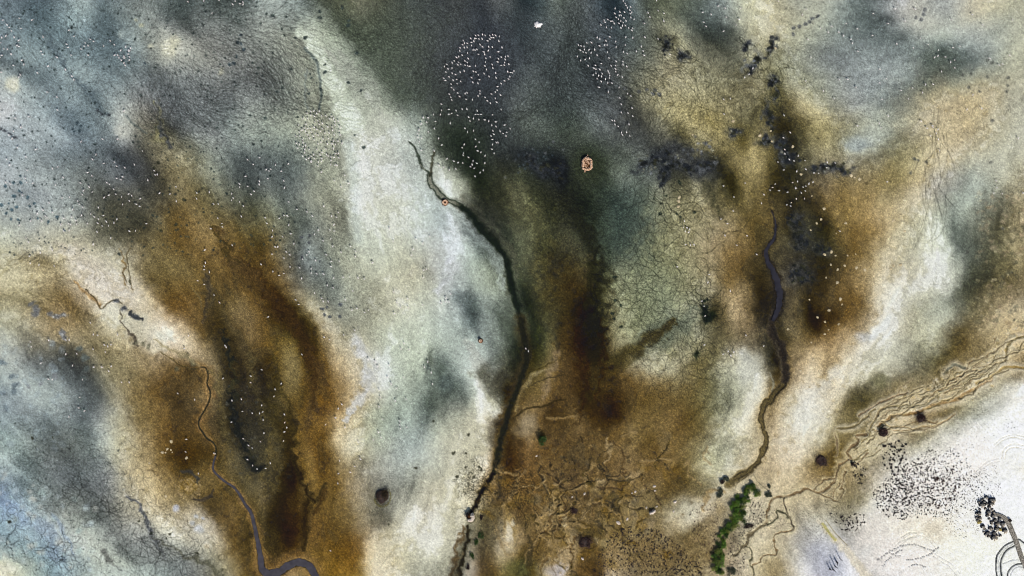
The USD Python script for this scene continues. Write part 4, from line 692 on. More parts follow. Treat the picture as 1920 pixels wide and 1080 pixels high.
# ---------------------------------------------------------------- flamingos
def hullchain(joints):
    """One solid from spheres (x, y, z, r): each neighbouring pair hulled, all joined."""
    out = None
    for (x0, y0, z0, r0), (x1, y1, z1, r1) in zip(joints, joints[1:]):
        m = manifold3d.Manifold.batch_hull([manifold3d.Manifold.sphere(r0, 8).translate((x0, y0, z0)), manifold3d.Manifold.sphere(r1, 8).translate((x1, y1, z1))])
        out = m if out is None else out + m
    return out
def flamingo_mesh(neck):
    body = manifold3d.Manifold.sphere(1, 16).scale((.30, .175, .17)).rotate((0, 8, 0)).translate((0, 0, .90))
    wing = [manifold3d.Manifold.sphere(1, 12).scale((.29, .075, .13)).rotate((0, 10, 6 * s)).translate((-.06, .13 * s, .92)) for s in (-1, 1)]
    tail = hullchain([(-.22, 0, .90, .10), (-.45, 0, .84, .035)])
    m = body + wing[0] + wing[1] + tail + hullchain(neck)
    hx_, hy_, hz_, _ = neck[-1]; dx, dz = neck[-1][0] - neck[-2][0], neck[-1][2] - neck[-2][2]
    down = dz < 0
    m += hullchain([(hx_, hy_, hz_, .052), (hx_ + .07, hy_, hz_ - (.05 if down else .01), .04)])
    m += hullchain([(hx_ + .07, hy_, hz_ - (.05 if down else .01), .034), (hx_ + .13, hy_, hz_ - (.08 if down else .03), .028), (hx_ + (.12 if down else .17), hy_, hz_ - (.15 if down else .10), .012)])
    for s, k in ((-1, .03), (1, -.05)):
        m += hullchain([(.02, .06 * s, .80, .045), (.03, .06 * s, .62, .02), (.0 + k, .06 * s, .40, .022), (.03 + k, .06 * s, -.06, .015)])
        m += hullchain([(.03 + k, .06 * s, -.05, .018), (.12 + k, .06 * s, -.06, .012)])
    g = m.to_mesh(); v, f = np.array(g.vert_properties[:, :3]), np.array(g.tri_verts)
    tone = np.tile([.86, .83, .80], (len(v), 1))
    tone[v[:, 2] < .72] = (.62, .26, .24)
    nd = np.linalg.norm(v - np.array([hx_ + .12, hy_, hz_ - .09]), axis=1); tone[(nd < .07) & (v[:, 2] > .1)] = (.05, .03, .03)
    rear = (np.abs(v[:, 1]) > .10) & (v[:, 0] < -.20) & (v[:, 2] > .72); tone[rear] = (.70, .42, .40)
    return v, f, tone
NECKS = {'watching': [(.24, 0, .98, .075), (.36, 0, 1.12, .05), (.33, 0, 1.26, .042), (.36, 0, 1.40, .04), (.43, 0, 1.46, .045)],
         'feeding': [(.24, 0, .95, .075), (.40, 0, .96, .05), (.50, 0, .78, .042), (.54, 0, .50, .04), (.50, 0, .24, .042)],
         'resting': [(.22, 0, .98, .08), (.30, .05, 1.10, .055), (.18, .07, 1.12, .048), (.02, .04, 1.10, .045), (-.02, .02, 1.09, .045)]}
BIRDS = {k: flamingo_mesh(n) for k, n in NECKS.items()}
def tile(text, ox, oy):
    return pairs(text) / 4 + [ox, oy]
FLOCK_A = tile("""1558,305 1567,325 1553,337 1588,327 1534,360 1566,358 1587,356 1531,383 1590,398 1550,415 1524,425 1507,432 1490,457 1475,472 1523,468 1570,458 1595,441 1588,470 1517,487 1538,483 1571,490 1590,493 1606,499 1650,495 1435,484 1417,500 1443,517 1474,511 1427,541 1475,550 1500,560 1535,542 1565,533 1633,536 1652,541 1671,562 1451,577 1412,588 1424,605 1482,602 1508,597 1538,611 1512,628 1620,583 1629,618 1680,599 1668,626 1714,553 1751,575 1467,632 1470,658 1487,674 1516,698 1530,725 1572,703 1587,697 1580,747 1627,750 1454,708 1464,730 1471,750 1682,683 1683,703 1669,720 1650,268 1671,266 1702,260 1722,267 1756,268 1778,262 1800,268 1828,274 1614,290 1643,290 1652,290 1675,293 1700,294 1757,295 1768,284 1784,284 1740,308 1824,310 1619,320 1637,310 1620,342 1684,336 1702,352 1748,352 1776,354 1848,357 1632,375 1646,377 1660,372 1672,409 1711,391 1746,381 1718,409 1760,428 1727,438 1821,390 1821,442 1724,467 1775,486 1720,496 1732,523 1779,511 1815,466 1843,430 1873,426 1893,422 1872,447 1868,470 1842,492 1865,490 1898,482 1890,538 1914,545 1800,548 1804,585 1907,575 1897,594 1866,607 1842,628 1815,651 1812,677 1798,691 1769,706 1837,714 1798,738 1808,768 1722,732 1738,757 1761,774 1842,822""", 480, 0)
FLOCK_B = np.vstack([tile("""1394,782 1395,828 1451,822 1471,852 1449,858 1504,830 1515,865 1550,819 1585,819 1663,832 1650,859 1668,859 1691,859 1776,862 1334,860 1387,860 1258,882 1294,884 1243,931 1284,916 1350,911 1227,975 1218,1003 1219,1030 1246,1035 1229,1063 1297,989 1341,964 1374,1038 1461,925 1598,879 1634,890 1608,908 1675,897 1719,900 1749,909 1772,940 1802,915 1803,949 1868,939 1909,965 1780,982 1787,1008 1834,985 1857,1002 1882,993 1878,1020 1766,1020 1776,1047 1806,1070 1818,1069 1635,981 1570,963 1590,991 1649,1045 1677,1067""", 480, 0),
    tile("""1244,48 1341,52 1398,8 1550,28 1566,4 1560,68 1558,85 1597,101 1652,20 1666,52 1690,63 1789,70 1773,40 1777,5 1722,89 1720,143 1632,127 1660,146 1612,171 1640,182 1625,155 1488,130 1519,140 1554,142 1437,111 1413,175 1377,162 1455,195 1502,187 1708,197 1684,215 1646,242""", 480, 270)])
FLOCK_C = tile("""836,8 850,27 856,42 867,60 890,53 885,78 888,103 900,95 893,132 918,146 775,65 772,103 783,132 845,92 810,92 806,117 820,117 840,136 818,158 800,145 857,158 693,152 720,148 743,162 756,160 700,168 768,177 804,177 836,170 830,195 852,193 818,210 710,206 747,208 668,188 877,210 906,212 900,230 908,285 855,280 998,281 995,176 1035,128 1022,98 734,277 641,282 660,293 563,322 598,321 500,338 519,345 542,350 658,345 698,338 715,338 706,308 780,313 783,353 851,338 514,378 535,390 545,372 580,375 557,397 596,397 622,374 640,414 492,424 517,454 552,447 583,438 573,494 627,491 615,512 630,520 671,478 718,392 729,436 745,494 778,492 782,461 833,462 834,485 862,500 838,390 865,402 934,386 971,350 985,383 993,417 660,523 632,550 611,563 652,568 673,574 678,553 703,594 720,622 751,624 735,567 732,585 640,590 671,612 722,533 729,548 777,518 780,538 795,563 829,578 655,656 725,690 806,657 869,703 893,721 810,735 821,782 821,843 902,811 872,848 907,872 753,904 771,906 774,934 799,949 879,932 861,992 823,994 829,1011 885,1020""", 960, 0)
FLOCK_E = tile("1294,578 1287,625 1313,627 1333,640 1301,655 1326,661 1303,755 1340,757 1366,754", 960, 270)
FLOCK_F = tile("1755,353 1444,425 1584,495 1622,474 1664,478 1641,505", 960, 540)
FLOCK_G = tile("560,5 1115,413 1091,453 1152,460", 480, 540)[1:]
REST = np.vstack([FLOCK_B,
    tile("""30,152 62,188 78,207 152,138 247,152 165,215 93,232 53,271 115,280 22,283 8,323 149,305 137,343 150,350 37,367 64,370 22,417 8,433 93,407 172,453 187,485 108,492 17,543 160,562 148,580 525,228 563,273 332,279 508,333 518,357 541,415 316,386 327,408 437,432 370,497 288,547 499,523 548,573 561,598 360,691 434,728 437,825 122,887 222,876 776,1044 889,1043 615,1063 640,347 646,322 668,343 685,297 709,312 783,346 834,307 864,336 616,368 668,415 869,415 891,415 900,434 917,452 938,425 940,437 968,407 977,428 978,452 946,492 938,473 912,380 971,378 976,385 988,362 950,352 938,832 109,984 75,1013 100,1040 165,955 1415,15 1534,8 1648,5 1596,100 1770,10 1752,35 1805,30 1830,35 1828,18""", 0, 0),
    tile("""140,28 277,42 58,115 80,158 201,96 211,197 440,171 402,184 481,251 423,307 197,258 207,287 254,293 84,299 51,287 473,403 529,397 590,427 602,451 627,473 554,490 634,350 625,379 611,292 665,215 696,238 727,80 702,116 786,146 864,135 882,167 943,177 1015,155 882,258 914,268 927,246 808,290 828,302 859,338 676,322 699,361 825,384 875,376 789,402 919,397 927,453 978,426 972,375 994,387 1059,410 1030,452 1055,467 1116,271 1163,200 1170,231 1187,229 1075,53 1204,369 1282,375 1326,321 1330,429 746,476 688,524 620,535 576,573 545,547 584,600 662,597 715,546 746,562 741,593 806,582 783,537 822,614 774,614 863,591 885,564 736,659 839,704 708,752 537,604 520,596 486,652 529,648 465,605 486,557 330,495 401,514 348,540 361,552 289,522 239,576 320,575 155,608 203,704 222,735 305,724 401,794 311,816 230,841 237,894 301,906 415,914 176,383 376,440 978,653 1023,651 1105,597 1481,410 1483,367 1577,361 1608,450 1644,450 1588,635 1670,596 1674,621 1640,556 1748,758 1544,794 1548,890 1540,915 1538,942 1578,960 1489,1024 1538,1052 1817,543 1803,434 1832,465 1743,422 1755,405 1744,373 1803,300 1803,324 1863,318 1848,243 1889,378 1912,354 1905,153 1862,117""", 0, 270),
    tile("""32,103 151,157 249,149 84,192 102,202 116,188 194,204 94,259 31,279 30,303 219,329 213,275 249,434 312,490 387,508 428,540 240,538 216,536 181,557 75,553 88,595 252,607 130,648 127,695 205,695 267,673 290,747 150,771 170,770 126,825 232,808 258,830 214,854 443,677 474,645 508,724 566,710 403,807 386,830 452,871 581,766 643,810 532,830 353,863 332,927 419,934 420,966 460,972 261,920 133,955 180,985 214,970 44,902 348,1007 511,974 588,1003 570,880 567,918 630,878 659,998 708,995 770,1003 818,1011 540,1058 583,1077 621,513 608,548 573,541 515,466 643,320 671,235 593,275 700,296 497,210 498,130 418,128 625,103 546,89 612,160 597,160 565,155 592,652 559,643 590,605 713,768 752,807 751,843 879,890 1006,635 1035,729 1206,714 1255,745 1307,692 1183,788 1170,833 1283,937 1263,945 1258,1001""", 480, 270),
    tile("""503,387 529,387 243,438 236,403 375,390 503,494 583,491 706,457 708,347 740,352 685,259 889,349 791,425 817,436 840,424 797,479 1421,356 1390,452 1612,52 1653,108 316,562 552,581 711,591 772,591 843,585 823,621 626,685 371,682 401,684 919,705 978,705 606,818 598,897 641,919 524,964 1340,788 1467,836 1695,430 1703,443 1679,676 1888,659 1885,707 1746,841 1817,832 1824,923 1898,936 1741,1003""", 0, 540),
    tile("1405,52 1399,146 1495,308 1870,98 1898,118 1862,203 1901,249 1830,48", 0, 810),
    tile("""304,88 326,122 98,215 445,36 498,75 510,98 547,100 675,85 730,20 725,164 761,151 819,182 849,164 744,314 663,349 516,366 557,385 1038,27 1142,78 1060,107 1090,143 1145,145 1042,190 1253,123 1464,42 1427,101 1449,103 1394,110 1428,75 899,550 918,586 848,533 1003,577 990,667 1113,667 1018,717 1059,750 928,763 937,817 928,889 1050,843 1130,830 1327,716 1268,591 1292,551 1319,632 953,982 1082,994 1082,1024 1088,1052 1133,1040 922,1078 350,497 49,611 195,715 149,757 141,811 49,877 33,937 56,927 60,987 219,945 221,1007 237,1044 219,1076 602,971 649,870 622,902 527,1022 673,1043""", 480, 540),
    tile("771,72 885,56 942,38 632,212 788,200 624,308 713,299 745,256 619,382 563,886 66,5 39,70 212,64 114,230 78,270 14,274", 480, 810),
    tile("1749,293 1587,315 1665,397 1889,380 1871,444 1659,502 1567,563 1616,597 1597,685 1761,687 1687,759 1835,828 1480,978 1470,1037 1240,920", 960, 270),
    tile("1888,433 1425,97 1442,135 1450,208 1638,22 106,452 126,472", 960, 540),
    tile("1097,293 1141,102 1140,160 1098,82 1086,5 1432,95 1495,110 1440,168 1457,200 1549,47 1600,63 1715,63 1608,130 1706,147 1588,236 1682,190 1186,410 1807,513 1779,558 1746,582 1588,747 1638,741 1592,857 18,533 8,547", 960, 0),
    tile("""285,71 258,112 79,12 788,103 953,69 1103,70 1028,159 1530,112 1377,148 1607,188 1833,150 901,178 586,177 668,217 478,198 395,213 452,243 530,241 566,269 782,268 622,295 633,325 674,386 300,298 323,430 964,330 1090,359 1142,289 1200,334 1386,359 1439,348 1277,376 1273,420 1248,432 1329,428 1399,451 1367,467 1399,510 1299,538 838,520 887,590 836,622 998,678 1083,660 1158,695 1180,635 1237,634 1052,741 853,745 900,870 835,925 846,958 670,945 534,598 597,596 415,682 495,742 284,607 660,655 1490,822 1600,814 1535,712 1809,416 1733,490 1758,482 1874,1037 1148,910 1190,963 1218,1020 1232,945 1272,972 1260,1000 1275,1045 1235,955 166,995 120,866 115,1033 1662,440""", 1440, 0),
    tile("""893,284 125,42 127,73 195,127 227,89 277,124 160,117 118,195 215,206 283,190 185,290 221,281 337,286 35,326 83,350 146,362 212,331 205,331 263,323 280,352 283,315 306,299 212,411 274,410 175,440 140,456 170,465 250,367 443,138 438,178 503,142 343,217 379,220 538,654 1708,275 1713,328 1692,368 1755,372 1909,368 1286,48 55,300 75,135 16,346""", 1440, 270)])
rgf = np.random.default_rng(77); D = []                   # the tight flock left of the pale flat
while len(D) < 92:
    q = np.array([rgf.uniform(556, 646), rgf.uniform(206, 312)])
    if ((q[0] - 600) / 44) ** 2 + ((q[1] - 258) / 54) ** 2 < 1 and not (q[0] > 618 and q[1] < 218) and all(np.hypot(*(q - o)) > 5.2 for o in D): D.append(q)
REST = np.vstack([REST, np.array(D)])
def bird_spot(p):
    return P(p[0] - .8, p[1] + 0.2, max(0.0, float(ground_z(p[0], p[1]))) - .02)
MODELS = {}
def bird(p, label, group, pose, rot, scale):
    if pose not in MODELS:
        MODELS[pose] = thing('flamingo', bird_spot(p), label, 'flamingo', group, rot, scale)
        v_, f_, tone_ = BIRDS[pose]; part(MODELS[pose], 'body', (v_, f_), plumage, True, tone_)
    else:
        copy(MODELS[pose], bird_spot(p), label, 'flamingo', group, rot, scale)
for pts_, label, group, heading, spread in [
        (FLOCK_A, 'pale flamingo wading in the dense round flock over the dark blue mud', 'dense round flock over the dark blue mud', 2.2, .35),
        (FLOCK_C, 'pale flamingo wading in the long flock trailing down from the top edge', 'long flock trailing down from the top edge', 2.1, .5),
        (FLOCK_E, 'pale flamingo in the small tight group where thin dark trails fan out', 'small tight group among the thin dark trails', 1.7, .6),
        (FLOCK_F, 'pale flamingo at the top rim of the white patch beside the right-hand creek', 'flamingos at the rim of the white patch', .8, .9),
        (FLOCK_G, 'pale flamingo of the trio on the cream flat left of the centre creek', 'trio on the cream flat', 2.0, .6)]:
    for p in pts_:
        if pts_ is FLOCK_A: label = 'pale flamingo in the ' + ('upper' if p[1] < 88 else 'middle' if p[1] < 130 else 'lower') + ' part of the dense round flock over dark blue mud'
        if pts_ is FLOCK_C: label = 'pale flamingo in the ' + ('topmost bunch' if p[1] < 62 else 'second left bunch' if p[1] < 112 and p[0] < 1125 else 'second right bunch' if p[1] < 112 else 'third bunch' if p[1] < 165 else 'thin tail') + ' of the long flock by the top edge'
        bird(p, label, group, rgf.choice(['watching', 'feeding', 'feeding', 'resting']), heading + rgf.normal(0, spread), rgf.uniform(.74, .98))
inst = UsdGeom.PointInstancer.Define(stage, '/World/scattered_flamingos')
tag(inst, 'pale flamingos scattered singly and in loose flocks over the flats', 'flamingos', kind='stuff')
for k, (v_, f_, tone_) in BIRDS.items():
    m_ = part(inst, k + '_flamingo', (v_, f_), plumage, True, tone_); inst.GetPrototypesRel().AddTarget(m_.GetPath())
def fill(inst_, pos, rots, scales, ids):
    inst_.CreatePositionsAttr(Vt.Vec3fArray.FromNumpy(np.asarray(pos, np.float32))); inst_.CreateProtoIndicesAttr(Vt.IntArray.FromNumpy(np.asarray(ids, np.int32)))
    inst_.CreateScalesAttr(Vt.Vec3fArray.FromNumpy(np.asarray(scales, np.float32)))
    inst_.CreateOrientationsAttr([Gf.Quath(math.cos(a / 2), 0, 0, math.sin(a / 2)) for a in rots])
nb = len(REST)
fill(inst, [bird_spot(p) for p in REST], 2.1 + rgf.normal(0, .8, nb), np.repeat(rgf.uniform(.72, .98, nb)[:, None], 3, 1), rgf.choice([0, 1, 1, 2], nb))

# ---------------------------------------------------------------- hides, rocks and mounds standing in the mud
def stones(rg, spots, size, flat=.75, sub=1):
    return join(*[(lambda vf, q: (vf[0] + q, vf[1]))(rock(rg, *(size * rg.uniform(.7, 1.3, 3) * [1, 1, flat]), sub), np.asarray(q)) for q in spots])
rg = np.random.default_rng(501)
t_ = thing('stone_hide', P(1100.5, 307.5, 0), 'big squarish heap of pinkish stones round a brown hollow, standing in dark green shallows', 'stone heap')
ring_ = []
for a in np.linspace(0, 2 * np.pi, 46, endpoint=False):
    k = 1 / max(abs(math.cos(a)) ** 4 + abs(math.sin(a)) ** 4, .2) ** .25
    for lv in range(3): ring_.append((1.45 * k * math.cos(a) + rg.normal(0, .10), 1.85 * k * math.sin(a) + rg.normal(0, .10), .15 + .42 * lv + rg.normal(0, .08)))
part(t_, 'stone_rim', stones(rg, ring_, .30), pink_rock)
part(t_, 'brown_core', (lambda vf: (vf[0] * [1, 1, 1] + [0, 0, .2], vf[1]))(rock(rg, 1.35, 1.75, .55, 3, .2)), umber)
part(t_, 'loose_stones', stones(rg, [(rg.normal(0, .7), rg.normal(0, .9), .72 + rg.normal(0, .06)) for _ in range(42)], .19), pink_rock)
def well(px, py, r0, r1, h, label, seed):
    rg = np.random.default_rng(seed); t_ = thing('round_hide', P(px, py, 0), label, 'round hide')
    n = 26; prof = [(r1, 0), (r1 * 1.02, h * .5), (r1 * .98, h * .93), (r1 * .9, h), (r0 * 1.1, h), (r0, h * .93), (r0, h * .35), (.02, h * .33)]
    V = np.array([[r * math.cos(a) * (1 + .07 * math.sin(3 * a + seed) + .04 * math.sin(7 * a)), r * math.sin(a) * (1 + .07 * math.sin(3 * a + seed) + .04 * math.sin(7 * a)), z_ + (.06 * math.sin(5 * a + seed) if z_ > .5 * h else 0)] for r, z_ in prof for a in np.linspace(0, 2 * np.pi, n, endpoint=False)])
    F = np.array([[i * n + j, i * n + (j + 1) % n, (i + 1) * n + (j + 1) % n, (i + 1) * n + j] for i in range(len(prof) - 1) for j in range(n)])
    part(t_, 'wall', (V, F), pink_rock)
    part(t_, 'dark_floor', (lambda vf: (vf[0] * [r0 * .95, r0 * .95, .1] + [0, 0, h * .36], vf[1]))(rock(rg, 1, 1, 1, 2, .05)), umber)
    part(t_, 'footing_stones', stones(rg, [((r1 + .12) * math.cos(a), (r1 + .12) * math.sin(a), .05) for a in np.linspace(0, 6.2, 15)], .2), umber)
well(834.5, 379.5, .36, .92, .75, 'low pinkish ring with a dark hole beside a bend of the centre creek', 5)
well(901, 639, .18, .52, 1.15, 'narrow pale ring with a dark hole and long black shadow on grey-green mud', 6)
t_ = thing('salt_rock', P(1008.5, 46.5, 0), 'lone white lumpy rock in the shallows near the top edge', 'rock')
part(t_, 'block', (lambda vf: (vf[0] + [0, 0, .15], vf[1]))(rock(rg, 1.05, .85, .62, 3, .2)), salt_rock)
part(t_, 'shoulder', (lambda vf: (vf[0] + [.95, .25, .05], vf[1]))(rock(rg, .55, .35, .32, 2, .2)), salt_rock)
part(t_, 'broken_pieces', stones(rg, [(-1.0, -.5, .1), (-.5, -.9, .08), (.7, -.7, .08), (-.9, .5, .1)], .22), salt_rock)
t_ = thing('rock_hide', P(881.5, 969, float(ground_z(881, 969))), 'tall cream crescent of rock casting a large black shadow beside the lower centre creek', 'rock')
cres = [(1.05 * math.cos(a) * k, 1.25 * math.sin(a) * k, z_) for a in np.linspace(-2.1, .9, 13) for k, z_ in ((1, .3), (.96, 1.0), (.88, 1.65), (.72, 2.15))]
part(t_, 'crescent', stones(rg, cres, .42, 1.0, 2), pale_rock)
part(t_, 'peat_fill', (lambda vf: (vf[0] + [-.15, .15, .9], vf[1]))(rock(rg, .95, 1.05, 1.15, 3, .15)), umber)
part(t_, 'twigs', leaves(np.array([[rg.normal(-.7, .5), rg.normal(.6, .7), rg.uniform(.1, 1.7)] for _ in range(380)]), .16, rg), dark_twig)
for i, (px, py, k, label) in enumerate([(1191, 922, .34, 'pale angular stone north of the upright sticks on brown mud'), (1185, 925, .25, 'small pale stone just left of the angular stone on brown mud'), (1227, 912, .42, 'rounded pale stone with a black shadow, highest of the brown mud stones'),
        (1228, 920, .32, 'pale flat stone just below the rounded one on brown mud'), (1212, 952, .32, 'pale stone left of the large broken boulder'), (1231, 950, .32, 'flat pinkish stone right above the large broken boulder'), (1263, 959, .3, 'lone pale stone right of the large broken boulder'), (1266, 941, .5, 'whitish stone at the edge of the grey-white patch'),
        (1159, 980, .6, 'white stone among the runnels below the sand bars'), (1176, 973, .42, 'dark-ringed pale stone in the pale runnels'), (1092, 1047, .42, 'lone pale stone in the amber pool near the bottom edge'), (1096, 926, .38, 'white stone beside the pale ribbed bar'), (1006, 855, .32, 'white stone below the green shrub with a big shadow'), (402, 850, .38, 'small white stone beside a bend of the left creek'), (1073, 932, .3, 'pinkish stone left of the white stone by the ribbed bar')]):
    t_ = thing('pale_stone', P(px, py, max(0, float(ground_z(px, py))) + .05), label, 'stone', rot=rg.uniform(0, 6))
    part(t_, 'block', rock(rg, k * 1.15, k * .85, k * .8, 2, .25), pale_rock)
    part(t_, 'chip', (lambda vf: (vf[0] + [k * 1.1, .1, -.02], vf[1]))(rock(rg, k * .4, k * .3, k * .3, 1, .2)), pale_rock)
t_ = thing('broken_boulder', P(1222.5, 959.5, float(ground_z(1222, 960))), 'large broken cream boulder with a black shadow on brown mud', 'boulder')
part(t_, 'blocks', stones(rg, [(-.5, -.25, .35), (-.1, -.15, .55), (.35, .1, .6), (.7, .3, .4), (0, -.45, .2)], .48, .95, 2), pale_rock)
part(t_, 'brushwood', leaves(np.array([[rg.normal(-.1, .45), rg.normal(.4, .3), rg.uniform(.1, .9)] for _ in range(240)]), .14, rg), dark_twig)
MOUNDS = np.vstack([tile("248,226 330,388 397,566 418,485 366,594 320,645 512,672 584,594 833,570 938,578 1023,653 475,810 425,830 506,837 597,836 656,825 472,905 575,914 664,928 938,910 993,905 918,935 728,945 522,943 436,1000 521,1040 185,20 623,238 683,266 651,252", 1440, 270),
    tile("543,85 557,122 458,168 371,222 428,255 531,272 453,314 428,346 323,408 339,541 387,618 312,745 240,622 148,312 312,88", 1440, 540), tile("1885,690 1660,910 1352,1010 1858,1016", 960, 0), tile("18,982 30,1062 55,360", 1440, 0),
    tile("1284,72 1281,133 1255,128 1293,150 1216,153 1240,153 1398,195 1120,235 1245,483", 0, 810), tile("1255,400 1250,430 1247,470", 960, 270)])
m0 = None
for p in MOUNDS:
    k = rg.uniform(.30, .62); loc = P(p[0], p[1], max(0, float(ground_z(*p))) - .08)
    ring_mound = 'low cream mud mound ' + ('on dark brown mud left of the thin creek' if p[0] < 500 else 'among the thin dark trails right of the green shallows' if p[0] < 1300 else 'beside the chain of dark pools above the creek head' if p[1] < 300 else
                  'on the dark rim of the ochre stain by the creek head' if p[1] < 420 else 'in the loose row across the ochre stain' if p[1] < 535 else 'on the brown flat below the ochre stain, beside the creek')
    if m0 is None:
        m0 = thing('mud_mound', loc, ring_mound, 'mud mound', 'cream mud mounds', 0, k)
        part(m0, 'crust', rock(np.random.default_rng(4), .95, .8, .45, 3, .18), crusted_mud)
        for i, q in enumerate([(.95, .2, .1), (-.8, .5, .1), (.2, -.9, .1)]): part(m0, 'crumb', stones(np.random.default_rng(5 + i), [q], .2), crusted_mud)
    else: copy(m0, loc, ring_mound, 'mud mound', 'cream mud mounds', rg.uniform(0, 6), (k, k * rg.uniform(.8, 1.1), k))

# ---------------------------------------------------------------- shrubs
def heath(name, px, py, rx, ry, h, label, seed, mat=red_twig, n=1500):
    rg = np.random.default_rng(seed); t_ = thing(name, P(px, py, max(0, float(ground_z(px, py)))), label, 'shrub')
    shrub_parts(t_, rg, rx * S, ry * S, h, mat, n, .13)
    core = rock(rg, rx * S * .62, ry * S * .62, h * .55, 3, .15); part(t_, 'dark_litter', (core[0] + [0, 0, .05], core[1]), dark_twig)
heath('dark_shrub', 1540, 864, 15, 14, 1.5, 'round blackish shrub left of the winding tan rill', 11)
heath('dark_shrub', 1656, 811, 12.5, 11.5, 1.3, 'round blackish shrub at the head of the winding tan rill', 12)
heath('dark_shrub', 1726.5, 784, 13, 12.5, 1.4, 'round blackish shrub under the amber rills at the edge of the white salt', 13)
heath('dark_shrub', 1097, 1016, 17, 15, 1.2, 'broad dark twiggy shrub left of two cream patches near the bottom edge', 14)
heath('dark_shrub', 1077, 958, 10, 8, .7, 'low dark reddish shrub enclosed by pale curved bars', 15, n=900)
heath('reed_clump', 717, 931, 16.5, 19.5, 1.9, 'oval blackish clump with brown middle alone on the pale flat', 16, mat=brown_reed, n=1700)
part(stage.GetPrimAtPath('/World/reed_clump'), 'pale_skirt', leaves(np.array([[15.5 * S * math.cos(a) * k, 18.5 * S * math.sin(a) * k, .06] for a, k in zip(rg.uniform(-2.9, .7, 260), rg.uniform(.93, 1.1, 260))]), .14, rg, 2.0), look('pale_reed', [(.12, .11, .03), (.34, .31, .12)], 3))
shrub('green_shrub', 1018, 825, 11, 3.4, deep_leaf, 'tall olive-green shrub with a big black shadow above the ribbed sand bars', ry=11, n=1500, leaf=.15, seed=21)
shrub('grey_shrub', 1362, 900, 6.5, 1.1, grey_leaf, 'round grey-green shrub at the mouth of the drained creek', seed=22, n=700)
shrub('grey_shrub', 1349, 926, 8, 1.0, grey_leaf, 'dark grey bush left of the dry ditch under the drained creek', ry=11, seed=23, n=800)
shrub('grey_shrub', 1354, 903, 5, 1.2, dark_twig, 'small black bush left of the round grey-green shrub', seed=24, n=500)
shrub('grey_shrub', 1441, 927.5, 8, .9, grey_leaf, 'grey-green bush on the sand where the tan rill begins', ry=6, seed=25, n=700)
shrub('grey_shrub', 1442, 912, 4, .7, grey_leaf, 'small grey-green bush above the one where the tan rill begins', seed=26, n=350)
shrub('grey_shrub', 1403, 986, 10, .6, dark_twig, 'low blackish bush on the speckled sand right of the green thicket', ry=6, seed=27, n=600)
shrub('grey_shrub', 1370, 1072, 10, .7, grey_leaf, 'grey bush at the bottom edge right of the green thicket', ry=9, seed=28, n=700)
shrub('grey_shrub', 1598, 870, 4, .8, dark_twig, 'small black bush with a pale stone on the ochre bank below the rill fork', seed=29, n=350)
shrub('grey_shrub', 1892.5, 975.5, 3.4, 1.0, dark_twig, 'ball-shaped black bush touching the bend of the dirt track', seed=30, n=420)
THICKET = []
for line, half, n in [("1392,935 1386,950 1380,968", 13, 20), ("1426,925 1416,911 1405,914 1396,922 1390,940 1384,955 1378,970 1368,985", 8, 34), ("1392,960 1384,975 1370,990", 8, 10), ("1370,985 1358,1000 1354,1014", 8, 14), ("1351,1022 1346,1040 1344,1056 1348,1074", 9, 30)]:
    c = spline(pairs(line), 1.0)
    for k in range(n):
        q = c[int((k + rg.uniform(0, 1)) / n * (len(c) - 1))]; THICKET.append((q[0] + rg.uniform(-half, half), q[1] + rg.uniform(-half * .6, half * .6)))
for i, (px, py) in enumerate(THICKET):
    kind = i % 4; r_ = rg.uniform(4.0, 7.0)
    mat, word = [(green_leaf, 'bright green'), (olive_leaf, 'yellow-green'), (deep_leaf, 'deep green'), (green_leaf, 'bright green')][kind]
    shrub('green_shrub', px, py, r_, rg.uniform(1.0, 2.3), mat, 'leafy ' + word + ' shrub grown into the thicket along the dry ditch', group=word + ' shrubs of the ditch thicket', n=520, leaf=.12, ry=r_ * rg.uniform(.8, 1.25), seed=200 + i)
for i, (px, py, r_, label) in enumerate([(902, 1002, 6, 'upper dark green bush beside the lower centre creek'), (893, 1016, 5, 'dark green bush second from the top beside the lower centre creek'), (885, 1042, 5, 'dark green bush third from the top beside the lower centre creek'), (877, 1062, 4.5, 'lowest dark green bush beside the centre creek'), (903, 970, 3.5, 'tiny dark green bush right of the cream rock crescent')]):
    shrub('dark_green_bush', px, py, r_, .7, deep_leaf if i < 3 else dark_twig, label, n=500, leaf=.13, seed=300 + i, ry=r_ * 1.5)

# ---------------------------------------------------------------- upright sticks and reed stems
def upright(px, py, h, r, label, group=None, lean=0, name='upright_stick', cat='stick'):
    t_ = thing(name, P(px, py, max(0, float(ground_z(px, py)))), label, cat, group, rg.uniform(0, 6))
    part(t_, 'stem', stick((0, 0, -.1), (lean, 0, h), r, r * .45, 6), dark_wood)
    part(t_, 'side_twig', stick((lean * .55, 0, h * .55), (lean + r * 3, r * 2, h * .86), r * .5, r * .2, 5), dark_wood)
for bx, by, h in [(415, 445, 1.9), (460, 455, 1.7), (520, 465, 2.1), (500, 430, 1.6), (545, 510, 1.3), (535, 545, 1.5), (290, 570, 1.7), (445, 655, 1.4), (485, 650, 1.4), (430, 935, 1.9), (545, 255, 1.3), (555, 240, 1.2), (465, 235, 1.5), (320, 220, 1.7), (625, 200, 1.4), (620, 160, 1.6), (130, 540, 1.3), (595, 135, 1.2), (770, 140, 1.2), (395, 430, 1.4)]:
    upright(1000 + bx * .1481, 800 + by * .1481, h, .13, 'short dark upright stick on the brown mud below the green shrub', 'dark sticks below the green shrub')
for bx, by, h in [(450, 500, 1.9), (235, 578, 1.6), (410, 660, 1.8), (690, 690, 1.5)]:
    upright(1160 + bx * .0741, 900 + by * .0741, h, .11, 'dark upright stick among the pale stones of the brown mud', 'dark sticks among pale stones')
